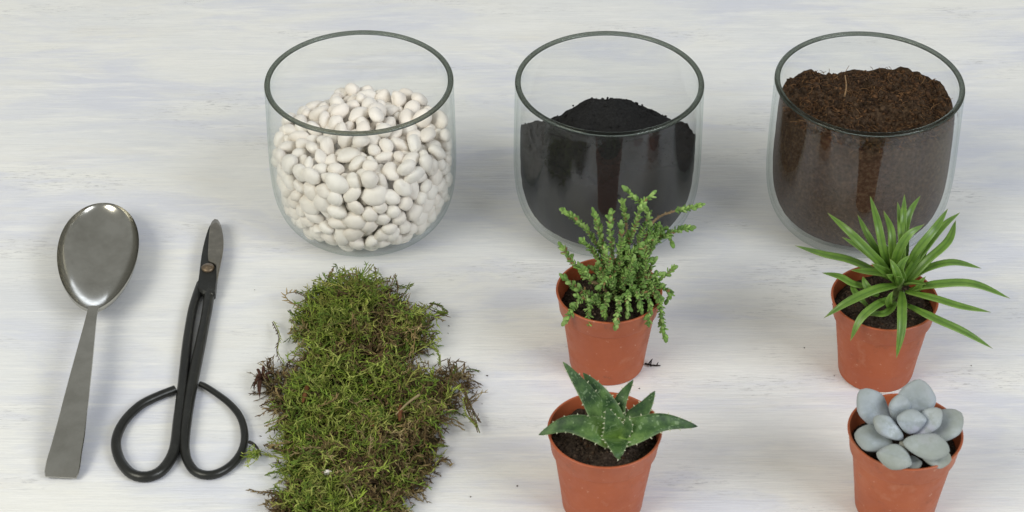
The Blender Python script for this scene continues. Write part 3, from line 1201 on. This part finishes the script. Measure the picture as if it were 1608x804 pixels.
tag(chip('bark_flake', zpx(212, 395), zpx(190, 462), .0012, .0125, (.15, .065, .026)), 'long reddish brown bark flake lying on the left side of the moss', 'bark flake', 'bark flakes lying on the moss')
tag(chip('bark_flake', zpx(497, 470), zpx(492, 520), .0011, .0125, (.15, .060, .026)), 'small dark red bark flake on the right side of the moss, under the straw', 'bark flake', 'bark flakes lying on the moss')
tag(chip('bark_flake', zpx(402, 512), zpx(412, 540), .0010, .0125, (.24, .095, .035)), 'tiny orange bark flake in the middle of the moss', 'bark flake', 'bark flakes lying on the moss')
tag(chip('bark_flake', zpx(375, 362), zpx(405, 375), .0011, .0125, (.16, .085, .050)), 'small brown bark flake in the crease of the moss', 'bark flake', 'bark flakes lying on the moss')


def stick(name, pts, r, col, label, cat, group=None, parent=None, side=()):
    mm = MB()
    Pp = spline([at(a, b, z_) for a, b, z_ in pts], 14)
    tubes(mm, Pp[None], np.linspace(r, r * .55, 14)[None], 6, np.array([col]))
    for i0, dv_ in side:
        tubes(mm, spline([Pp[i0], Pp[i0] + np.array(dv_) * .6 + [0, 0, .0004], Pp[i0] + np.array(dv_)], 6)[None], np.linspace(r * .8, r * .3, 6)[None], 5, np.array([col]))
    return tag(mm.build(name, M_BARK, parent, colors=True), label, cat, group)


stick('straw', [(*zpx(555, 437), .0155), (*zpx(520, 462), .0150), (*zpx(480, 500), .0135)], .00075, (.30, .24, .13), 'pale straw lying slantwise on the right side of the moss', 'straw')
stick('straw', [(*zpx(305, 705), .0135), (*zpx(330, 728), .0145), (*zpx(347, 760), .0125)], .00060, (.34, .28, .17), 'pale bent straw low on the moss beside the white chip', 'straw')
m = MB()
p = at(513, 742, .0165)
crumbs(m, np.array([p, p + [.0015, .0004, 0]]), np.array([.0019, .0013]), base=ICO2, rng=rm, rough=.12)
tag(m.build('white_chip', M_PEB), 'tiny white stone chip caught in the lower left of the moss', 'stone chip')
# tuft of dead dark brown leaves at the left margin
t_ = thing('dead_tuft', tuple(at(407, 603)), 'dark brown dried tuft sticking out at the left edge of the moss', 'dried tuft')
for k_, (a, b) in enumerate([((60, 390), (35, 420)), ((60, 390), (45, 360)), ((60, 390), (55, 450)), ((62, 385), (78, 365)), ((65, 392), (88, 400)), ((58, 395), (50, 435)), ((62, 388), (40, 395)), ((66, 380), (70, 350)), ((60, 390), (110, 375))]):
    mm = MB()
    A, B = at(*zpx(*a), .004), at(*zpx(*b), .003 + .001 * (k_ % 4))
    tubes(mm, spline([A, (A + B) / 2 + [0, 0, .003], B], 8)[None], np.array([[.0004, .0007, .0009, .0009, .0008, .0006, .0004, .0001]]), 5, np.array([[.060, .028, .018]]))
    mm.build('dead_leaf', M_BARK, t_, colors=True)
stick('twig', [(*zpx(695, 342), .004), (*zpx(693, 370), .003), (*zpx(703, 392), .002), (*zpx(707, 412), .001)], .0005, (.065, .030, .020), 'thin dark twig standing off the right edge of the moss', 'twig', None, None, [(6, (.003, .001, .002)), (8, (-.003, .001, .001))])
# loose sprig by the scissors
t_ = thing('moss_sprig', tuple(at(397, 714)), 'loose bright green moss sprig touching the right scissors loop', 'moss sprig')
mm = MB()
PP = np.stack([spline([at(406 + rm.normal() * 2, 708 + rm.normal() * 2, .002), at(397 + rm.normal() * 5, 712 + rm.normal() * 5, .006), at(388 + rm.normal() * 8, 716 + rm.normal() * 9, .003)], 6) for _ in range(16)])
frond(mm, PP, GREENS[rm.integers(0, 4, 16)] * 1.25, .0003, 7, .002)
mm.build('strands', M_TINT, t_, colors=True)['kind'] = 'stuff'
stick('twig', [(391, 694, .0045), (399, 698, .005), (405, 705, .0045), (410, 716, .003)], .0009, (.035, .033, .030), 'short black curved twig over the green moss sprig by the scissors', 'twig')
# black rootlet on the table beside the crassula pot
stick('twig', [(1013, 571, .001), (1021, 573, .0016), (1029, 574, .001), (1037, 574, .0008)], .00055, (.02, .018, .016), 'tiny black rootlet lying on the table beside the leafy plant\'s pot', 'twig', None, None, [(3, (.0024, .0034, .001)), (5, (.001, .0025, .002)), (8, (.0015, -.0018, .001)), (10, (.001, .0014, .001)), (2, (.002, -.002, 0))])

# ------------------------------------------------------------------ flower pots
POTS = [(.0503, -.0922), (.1923, -.0981), (.0445, -.1992), (.1887, -.2005)]
PZ = .0494


def potted(name, i, label, cat, soil_z, seed):
    x, y = POTS[i]
    t = thing(name, (x, y, 0), label, cat, 'small terracotta coloured plastic pots')
    m = MB()
    outer = [(.0178, .0), (.0192, .0004), (.0196, .0016), (.0236, .0366), (.0239, .0374), (.0252, .0378), (.0256, .0386), (.0268, .0478), (.0274, .0487), (.0275, .0492), (.0272, .0495)]
    inner = [(.0264, .0494), (.0260, .0486), (.0250, .0400), (.0240, .0360), (.0200, .006), (.0005, .0055)]
    lathe(m, outer + inner, x, y, 112, wob=.004)
    m.build('pot', M_TERRA, t, sharp=40)
    # soil: uneven sheet with crumbs
    m = MB()
    n = 90
    a = np.linspace(0, 2 * math.pi, n, endpoint=False)
    rs = np.linspace(0, 1, 34)
    Rm_ = np.interp(soil_z, [.036, .040, .0486], [.0240, .0250, .0260]) - .0003
    X, Y = rs[:, None] * Rm_ * np.cos(a), rs[:, None] * Rm_ * np.sin(a)
    Z = soil_z + .0022 * fbm(np.stack([X, Y, 0 * X], -1) * 120, seed, 5) + .002 * (1 - rs[:, None] ** 2)
    Vv = np.stack([x + X, y + Y, Z], -1)
    ii, jj = np.meshgrid(np.arange(33), np.arange(n), indexing='ij')
    m.add(Vv, np.stack([ii * n + jj, (ii + 1) * n + jj, (ii + 1) * n + (jj + 1) % n, ii * n + (jj + 1) % n], -1))
    r3 = np.random.default_rng(seed)
    M = 900
    pos = Vv[np.minimum(32, (np.sqrt(r3.uniform(0, 1, M)) * 33).astype(int)), r3.integers(0, n, M)]
    cols = np.array([(1, 1, 1), (.6, .6, .6), (1.6, 1.5, 1.4), (1.2, .9, .7), (3.5, 3.4, 3.2)])[r3.choice(5, M, p=[.4, .25, .2, .12, .03])]
    crumbs(m, pos, .00065 * r3.lognormal(0, .45, M), cols, rng=r3)
    m.build('potting_soil', M_POTSOIL, t, colors=True)['kind'] = 'stuff'
    return t


pA = potted('potted_crassula', 0, 'leafy green scaly-stemmed plant in a terracotta coloured pot before the charcoal jar', 'potted plant', .0395, 1)
pB = potted('potted_spike_plant', 1, 'plant with long narrow pointed green leaves in a terracotta coloured pot', 'potted plant', .0430, 2)
pC = potted('potted_aloe', 2, 'dark green aloe with pale flecks and teeth in a terracotta coloured pot', 'potted plant', .0420, 3)
pD = potted('potted_ghost_plant', 3, 'grey-blue succulent with fat rounded leaves in a terracotta coloured pot', 'potted plant', .0400, 4)


# ---- spike plant: narrow pointed leaves
def zB(x, y):
    return 1230 + .4228 * x, 290 + .4228 * y


BC = np.array([POTS[1][0] + .002, POTS[1][1] + .002, .0])
LB = [  # (points from the base outwards in zoom pixels with heights), half width
    ([(395, 350, .056), (250, 285, .066), (150, 262, .066), (42, 226, .062)], .0028),
    ([(400, 330, .060), (340, 270, .074), (250, 180, .086), (163, 104, .088)], .0026),
    ([(395, 310, .060), (350, 250, .072), (310, 180, .082), (275, 110, .086)], .0022),
    ([(400, 320, .060), (372, 250, .076), (352, 150, .090), (322, 40, .094)], .0025),
    ([(420, 320, .060), (405, 250, .076), (400, 170, .086), (372, 95, .090)], .0026),
    ([(440, 300, .060), (442, 200, .080), (446, 110, .092), (450, 34, .094)], .0022),
    ([(435, 330, .060), (440, 240, .078), (436, 150, .088), (424, 62, .090)], .0024),
    ([(450, 300, .060), (450, 180, .080), (470, 100, .090), (510, 40, .092)], .0024),
    ([(405, 330, .060), (425, 250, .078), (465, 185, .088), (524, 147, .090)], .0030),
    ([(455, 330, .060), (490, 250, .076), (555, 170, .086), (612, 88, .088)], .0027),
    ([(460, 340, .060), (520, 250, .074), (590, 160, .082), (657, 103, .082)], .0025),
    ([(460, 370, .058), (530, 290, .070), (610, 215, .078), (641, 132, .080)], .0029),
    ([(480, 350, .058), (540, 312, .064), (630, 292, .066), (736, 311, .060)], .0026),
    ([(470, 395, .056), (560, 375, .064), (700, 372, .063), (843, 423, .055)], .0031),
    ([(455, 400, .056), (560, 425, .060), (660, 455, .058), (771, 474, .052)], .0026),
    ([(460, 450, .053), (560, 500, .055), (670, 550, .050), (778, 609, .042)], .0029),
    ([(440, 400, .056), (440, 470, .059), (437, 550, .053), (420, 646, .042)], .0030),
    ([(410, 420, .054), (340, 455, .058), (285, 505, .054), (248, 582, .044)], .0028),
    ([(430, 375, .057), (340, 395, .062), (240, 440, .058), (150, 496, .050)], .0032),
    ([(330, 385, .054), (260, 372, .058), (210, 345, .060), (143, 327, .058)], .0025),
    ([(410, 345, .060), (350, 290, .070), (290, 240, .076), (217, 194, .078)], .0027),
    ([(430, 355, .058), (380, 335, .063), (310, 325, .064), (250, 318, .062)], .0029),
    ([(310, 450, .050), (285, 425, .054), (262, 395, .056), (252, 362, .058)], .0022),
    ([(350, 410, .053), (320, 390, .058), (303, 365, .061), (295, 340, .063)], .0024),
    ([(420, 440, .053), (380, 480, .054), (330, 482, .052), (290, 485, .048)], .0024),
    ([(470, 310, .060), (500, 250, .074), (540, 190, .082), (560, 150, .084)], .0024),
    ([(450, 360, .060), (430, 320, .070), (445, 285, .076), (470, 262, .079)], .0028),
    ([(430, 370, .060), (425, 340, .068), (412, 305, .074), (395, 275, .077)], .0026),
    ([(400, 455, .052), (390, 440, .058), (395, 415, .063), (408, 395, .066)], .0022),
    ([(480, 400, .054), (500, 380, .062), (510, 360, .066), (530, 340, .069)], .0022),
]
for k_ in range(13):
    az, el, ln_ = random.uniform(0, 2 * math.pi), random.uniform(.5, 1.25), random.uniform(.018, .031)
    p0 = at(*zB(438, 372), .056)
    dv_ = np.array([math.cos(az) * math.cos(el), math.sin(az) * math.cos(el), math.sin(el)])
    LB.append(([p0, p0 + dv_ * ln_ * .5 + [0, 0, .001], p0 + dv_ * ln_], .0024))
for pts, hw in LB:
    path = pts if isinstance(pts[0], np.ndarray) else [at(*zB(a, b), z_) for a, b, z_ in pts]
    d = np.array(path[-1]) - np.array(path[0])
    up = np.array([0, 0, 1.0]) if abs(d[2]) < .6 * np.linalg.norm(d) else np.array([0, -.9, .45])
    up = up + .5 * np.array([0, -.6, .5])
    m = MB()
    leaf(m, path, lambda t, w=hw: w * .82 * (1.0 * (min(1, t / .45 + .42) ** .8) * (1 - max(0, (t - .5) / .5) ** 2.2) + .00), lambda t, w=hw: w * .36 * (1 - .9 * t ** 3), up, fold=.50, n=20)
    m.build('leaf', M_SPIKE, pB, colors=True)
m = MB()
p0, p1 = np.array([BC[0], BC[1], .042]), at(*zB(440, 350), .064)
tubes(m, spline([p0, (p0 + p1) / 2 + [.001, 0, 0], p1], 8)[None], np.linspace(.0022, .0016, 8)[None], 8, np.array([[.14, .20, .06]]))
m.build('stem', M_TINT, pB, colors=True)


# ---- aloe
def zC(x, y):
    return 820 + .3158 * x, 550 + .3158 * y


LC = [
    # path, half width, up hint, fold
    ([(470, 470, .046), (385, 340, .058), (300, 200, .074), (203, 58, .090)], .0060, (.75, -.8, .35), .40),
    ([(455, 450, .048), (425, 310, .060), (375, 205, .070), (303, 112, .078)], .0066, (.1, -.9, .4), .25),
    ([(490, 440, .048), (480, 330, .056), (500, 240, .064), (552, 148, .070)], .0046, (-.5, -.8, .4), .45),
    ([(500, 440, .048), (560, 350, .056), (620, 275, .061), (660, 203, .066)], .0056, (-.5, -.7, .6), .36),
    ([(450, 440, .049), (560, 405, .0585), (700, 362, .0605), (872, 379, .0560)], .0063, (0, -.55, .85), .40),
    ([(490, 450, .049), (350, 395, .0575), (220, 372, .0580), (82, 421, .0530)], .0063, (0, -.55, .85), .40),
    ([(466, 440, .049), (472, 482, .0545), (478, 518, .0560), (484, 540, .0530)], .0070, (0, -.25, .95), .45),
    ([(460, 430, .052), (450, 370, .062), (435, 325, .068), (420, 285, .072)], .0058, (.1, -.9, .3), .40),
    ([(470, 430, .051), (505, 400, .058), (530, 370, .063), (520, 330, .068)], .0050, (-.4, -.8, .5), .40),
]
M_TOOTH = mat_tint('pale_teeth', .6, .3)
for pts, hw, up, fold in LC:
    path = [at(*zC(a, b), z_) for a, b, z_ in pts]
    m = MB()
    c_, S_, N_, w_ = leaf(m, path, lambda t, w=hw: w * 1.14 * (1 - max(0.0, t - .22) / .78) ** .72 * (.72 + .28 * min(1, t / .22)) + .00012, lambda t, w=hw: w * .34 * (1 - t) ** .6 + .0003, up, fold=fold, n=26, k=14)
    lf = m.build('leaf', M_ALOE, pC, colors=True)
    mm = MB()
    PP, RR = [], []
    for e in range(2, 24, 3):
        for s_ in (-1, 1):
            b = c_[e] + S_[e] * (s_ * w_[e] * .97) + N_[e] * (fold * w_[e] * .95)
            out = S_[e] * s_ + N_[e] * .35 + (c_[min(25, e + 1)] - c_[e]) / np.linalg.norm(c_[min(25, e + 1)] - c_[e]) * .35
            ln = .0014 * (1 - .5 * e / 26) * random.uniform(.6, 1.25)
            PP.append([b, b + out * ln * .5, b + out * ln])
            RR.append([.00042, .00025, .00005])
    tubes(mm, np.array(PP), np.array(RR), 5, np.tile([.50, .52, .36], (len(PP), 1)))
    o = mm.build('teeth', M_TOOTH, lf, colors=True)
    o['kind'] = 'stuff'


# ---- ghost plant: fat rounded leaves
def zD(x, y):
    return 1290 + .291 * x, 570 + .291 * y


LD = [
    # base pixel + height, tip pixel + height, half width, half thickness, up hint
    ((360, 370, .050), (208, 145, .068), 0.0073, 0.0042, (.35, -.75, .6)),
    ((490, 345, .052), (530, 88, .078), 0.0085, 0.0045, (-.15, -.85, .4)),
    ((420, 330, .056), (425, 168, .071), 0.0053, 0.0036, (.2, -.85, .5)),
    ((480, 385, .058), (488, 248, .068), 0.0066, 0.0047, (.0, -.75, .7)),
    ((500, 392, .055), (645, 250, .067), 0.0053, 0.0036, (-.5, -.55, .7)),
    ((570, 425, .050), (755, 268, .061), 0.0075, 0.0042, (-.4, -.4, .9)),
    ((440, 412, .056), (282, 292, .064), 0.0048, 0.0040, (.4, -.5, .8)),
    ((440, 425, .058), (692, 475, .058), 0.0065, 0.0050, (.0, -.35, 1)),
    ((415, 440, .056), (375, 572, .0500), 0.0080, 0.0045, (.0, -.4, 1)),
    ((385, 445, .051), (178, 382, .054), 0.0069, 0.0041, (.1, -.3, 1)),
    ((540, 500, .050), (702, 520, .050), 0.0052, 0.0034, (.0, -.4, 1)),
    ((480, 500, .049), (508, 578, .0465), 0.0040, 0.0029, (.0, -.4, 1)),
]
OLIVE = [.15, .25, .0, .0, .05, .65, .10, .85, .75, .45, .75, .4]
for li, (b_, t_, hw, hth, up) in enumerate(LD):
    A, B = at(*zD(b_[0], b_[1]), b_[2]), at(*zD(t_[0], t_[1]), t_[2])
    up = np.array(up, float)
    mid = (A + B) / 2 - up / np.linalg.norm(up) * .0012
    m = MB()
    prof = lambda t, w: w * 1.10 * max(.004, 1 - abs(2 * t - 1) ** 2.4) ** .5 * (.62 + .38 * min(1, t / .62)) * (1 - .22 * max(0, t - .72) / .28)
    leaf(m, [A, mid, B], lambda t, w=hw: prof(t, w), lambda t, w=hth: .85 * prof(t, w), up, fold=.24, n=26, k=20)
    for cc in m.c:
        cc[:, 2] = OLIVE[li]
    m.build('leaf', M_GHOST, pD, colors=True)
m = MB()
p1 = at(*zD(450, 430), .055)
tubes(m, spline([[p1[0], p1[1], .040], (p1 + [p1[0], p1[1], .040]) / 2, p1], 6)[None], np.linspace(.003, .0026, 6)[None], 8, np.array([[.30, .30, .26]]))
m.build('stem', M_TINT, pD, colors=True)
# one pale root hair across the rim
stick('root_hair', [(1378, 617, .0485), (1395, 617, .0505), (1408, 614, .0500), (1420, 610, .0485)], .00035, (.75, .72, .68), None, None, None, None).parent = None
rh = [o for o in COL.objects if o.name == 'root_hair'][0]
tag(rh, 'fine pale root hair caught on the back rim of the grey-blue succulent\'s pot', 'root hair')


# ---- crassula: stems clothed in tiny scale leaves
def zA(x, y):
    return 840 + .423 * x, 280 + .423 * y


SA = [  # points from base to tip in zoom pixels with heights
    ([(290, 440, .045), (265, 340, .060), (225, 240, .076), (175, 165, .084), (100, 122, .084)], 1),
    ([(300, 430, .045), (265, 310, .068), (235, 200, .084), (222, 130, .092)], 1),
    ([(300, 430, .045), (290, 310, .070), (285, 210, .086), (283, 128, .094)], 1),
    ([(330, 420, .045), (370, 300, .070), (405, 180, .088), (415, 120, .094), (342, 48, .104)], 1),
    ([(320, 420, .045), (335, 280, .072), (380, 150, .094), (405, 95, .100), (436, 62, .103)], 1),
    ([(330, 420, .045), (390, 260, .070), (440, 160, .082), (520, 122, .088), (612, 103, .090)], 0),
    ([(340, 420, .045), (400, 310, .060), (450, 235, .072), (510, 200, .078), (578, 190, .076)], 1),
    ([(350, 420, .045), (430, 260, .070), (490, 185, .078), (505, 235, .074)], 1),
    ([(260, 450, .044), (215, 385, .054), (160, 325, .062), (100, 262, .066)], 1),
    ([(250, 460, .044), (210, 435, .052), (160, 410, .056), (115, 372, .060)], 1),
    ([(270, 450, .045), (200, 435, .054), (145, 475, .052), (110, 530, .046)], 1),
    ([(280, 450, .045), (220, 440, .054), (195, 480, .052), (203, 535, .046)], 1),
    ([(310, 450, .045), (310, 450, .058), (312, 500, .056), (302, 555, .046)], 1),
    ([(300, 450, .045), (265, 440, .056), (258, 480, .055), (265, 515, .050)], 1),
    ([(350, 440, .045), (440, 430, .056), (470, 500, .046), (484, 585, .034)], 1),
    ([(360, 430, .045), (430, 390, .058), (480, 405, .058), (508, 425, .054), (492, 455, .050)], 1),
    ([(350, 430, .045), (390, 400, .056), (420, 375, .060), (465, 350, .062)], 1),
    ([(350, 440, .045), (400, 430, .058), (432, 470, .054), (422, 535, .046)], 1),
    ([(320, 420, .045), (340, 250, .074), (335, 170, .086), (325, 92, .096)], 0),
    ([(300, 430, .045), (255, 330, .064), (205, 270, .074), (178, 232, .080)], 1),
    ([(310, 430, .045), (315, 300, .072), (325, 230, .084), (318, 180, .090)], 1),
    ([(340, 420, .045), (390, 330, .062), (420, 220, .080), (432, 175, .086)], 1),
    ([(350, 420, .045), (410, 300, .066), (445, 230, .076), (455, 180, .084)], 1),
    ([(310, 430, .045), (280, 380, .058), (255, 350, .064), (245, 340, .066)], 1),
    ([(320, 440, .045), (330, 380, .062), (350, 340, .070), (365, 300, .076)], 1),
    ([(290, 450, .045), (245, 400, .056), (215, 380, .060), (185, 340, .066)], 0),
    ([(330, 450, .045), (370, 420, .058), (385, 440, .058), (390, 480, .052)], 1),
    ([(320, 450, .045), (345, 430, .060), (350, 460, .058), (345, 505, .052)], 1),
    ([(300, 440, .045), (290, 390, .062), (270, 370, .068), (240, 395, .066)], 1),
    ([(310, 430, .045), (330, 350, .066), (380, 320, .070), (430, 300, .070)], 1),
    ([(340, 440, .045), (390, 380, .058), (440, 400, .058), (470, 440, .052)], 1),
    ([(280, 440, .045), (250, 380, .060), (280, 320, .072), (262, 262, .080)], 1),
    ([(310, 430, .045), (305, 350, .064), (345, 290, .076), (385, 245, .082)], 1),
    ([(270, 460, .044), (235, 460, .052), (210, 455, .055), (165, 440, .056)], 1),
]
ra = np.random.default_rng(77)
for _ in range(22):                                  # short shoots that fill the middle
    bx, by = ra.uniform(250, 380), ra.uniform(380, 450)
    ex, ey = bx + ra.normal() * 60, by - ra.uniform(20, 190)
    hz = .050 + .00017 * (by - ey)
    SA.append(([(bx, by, .045), ((bx + ex) / 2 + ra.normal() * 12, (by + ey) / 2, (.045 + hz) / 2 + .003), (ex, ey, hz)], 1))
V2, F2 = ICO2
for pts, full in SA:
    PP = spline([at(*zA(a, b), z_) for a, b, z_ in pts], 40)
    tq = np.linspace(0, 1, 40)[:, None]
    PP = PP + tq * (1 - .3 * tq) * .0011 * np.sin(tq * ra.uniform(5, 11, (1, 3)) + ra.uniform(0, 6, (1, 3)))
    Ln = np.linalg.norm(np.diff(PP, axis=0), axis=1).sum()
    m = MB()
    tubes(m, PP[::2][None], np.linspace(.00085, .0005, 20)[None], 6, np.array([[.17, .16, .075] if full else [.22, .15, .085]]))
    st_ = m.build('stem', M_TINT, pA, colors=True)
    T = np.gradient(PP, axis=0)
    T /= np.linalg.norm(T, axis=1, keepdims=True)
    nl = int(Ln / .00105)
    m = MB()
    for q_ in range(nl):
        f = (.06 + .94 * (q_ + ra.uniform(0, .5)) / nl) * 38.9
        i0 = min(int(f), 38)
        c0 = PP[i0] * (1 - (f - i0)) + PP[i0 + 1] * (f - i0)
        t0 = T[i0]
        ref = np.array([0, 0, 1.0]) if abs(t0[2]) < .8 else np.array([1.0, 0, 0])
        s0 = np.cross(t0, ref)
        s0 /= np.linalg.norm(s0)
        n0 = np.cross(s0, t0)
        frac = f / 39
        bare = (not full) and frac < .80
        for w_ in range(4 if frac > .3 else 3):
            if ra.uniform() < (.45 if bare else .12):
                continue
            an = (q_ % 2) * .785 + w_ * 1.571 + ra.normal() * .22
            o_ = s0 * math.cos(an) + n0 * math.sin(an)
            opn = ra.uniform(.45, 1.5) * (1 if frac < .9 else .6)
            d_ = o_ * opn + t0 * .75
            d_ /= np.linalg.norm(d_)
            sd_ = np.cross(d_, o_)
            sd_ /= np.linalg.norm(sd_) + 1e-9
            nn_ = np.cross(sd_, d_)
            ln = ra.uniform(.00065, .00165) * (.75 + .45 * frac)
            if bare:
                ln *= .55
            Mx = np.stack([d_ * ln, sd_ * ln * .52, nn_ * ln * .26], 1)
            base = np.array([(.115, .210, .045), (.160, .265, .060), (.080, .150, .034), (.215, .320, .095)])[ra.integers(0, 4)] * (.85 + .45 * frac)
            if bare:
                base = np.array([.26, .20, .10])
            elif ra.uniform() < .05:
                base = np.array([.22, .14, .06])
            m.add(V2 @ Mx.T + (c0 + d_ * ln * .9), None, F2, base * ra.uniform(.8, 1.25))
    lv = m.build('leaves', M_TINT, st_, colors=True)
    lv['kind'] = 'stuff'
    # the larger oval leaves that can be told apart, one at the tip and some along the shoot
    for e in range(6):
        i0 = 39 if e == 0 else int(ra.uniform(.35, .97) * 39)
        d_ = T[i0]
        sd_ = np.cross(d_, [0, -.6, .8])
        sd_ /= np.linalg.norm(sd_)
        fr_ = np.cross(sd_, d_)
        if e:
            an = ra.uniform(0, 2 * math.pi)
            d_ = d_ * ra.uniform(.3, .9) + (sd_ * math.cos(an) + fr_ * math.sin(an)) * .8
            d_ /= np.linalg.norm(d_)
            if not full and i0 < 30:
                continue
        ln, hw = ra.uniform(.0030, .0046), ra.uniform(.00085, .00125)
        b = PP[i0] - d_ * .0006
        m = MB()
        prof = lambda t, w: w * max(.03, 1 - abs(2 * t ** .9 - 1) ** 2.2) ** .5
        leaf(m, [b, b + d_ * ln * .5 + fr_ * .0002, b + d_ * ln], lambda t: prof(t, hw), lambda t: prof(t, hw * .45), [0, -.6, .8], n=9, k=8, fold=.2)
        base = np.array([(.125, .225, .050), (.165, .275, .070), (.200, .310, .090)])[ra.integers(0, 3)] * ra.uniform(.85, 1.15)
        m.c = [np.tile(base, (len(c), 1)) for c in m.c]
        m.build('leaf', M_TINT, st_, colors=True)

# ------------------------------------------------------------------ loose crumbs on the table
m = MB()
cp = [(1263, 546), (1318, 578), (812, 763), (757, 634), (1525, 574), (765, 590), (400, 455), (455, 487), (735, 575), (1004, 610), (1310, 590)]
crumbs(m, np.array([at(a, b, .0003) for a, b in cp]), np.full(len(cp), .00042) * RNG.uniform(.6, 1.3, len(cp)), np.tile([1.0, 1.0, 1.0], (len(cp), 1)))
dbr = [(400 + 340 * RNG.uniform(), 470 + 330 * RNG.uniform()) for _ in range(46)]
dbr = [q for q in dbr if q[0] < 440 or q[0] > 690]
crumbs(m, np.array([at(a, b, .0003) for a, b in dbr]), np.full(len(dbr), .00033) * RNG.uniform(.5, 1.5, len(dbr)), np.tile([1.6, 1.5, .9], (len(dbr), 1)), aspect=(1.8, .6, .5))
tag(m.build('crumbs', M_POTSOIL, colors=True), 'dark specks of soil scattered over the white tabletop', 'crumbs', None, 'stuff')
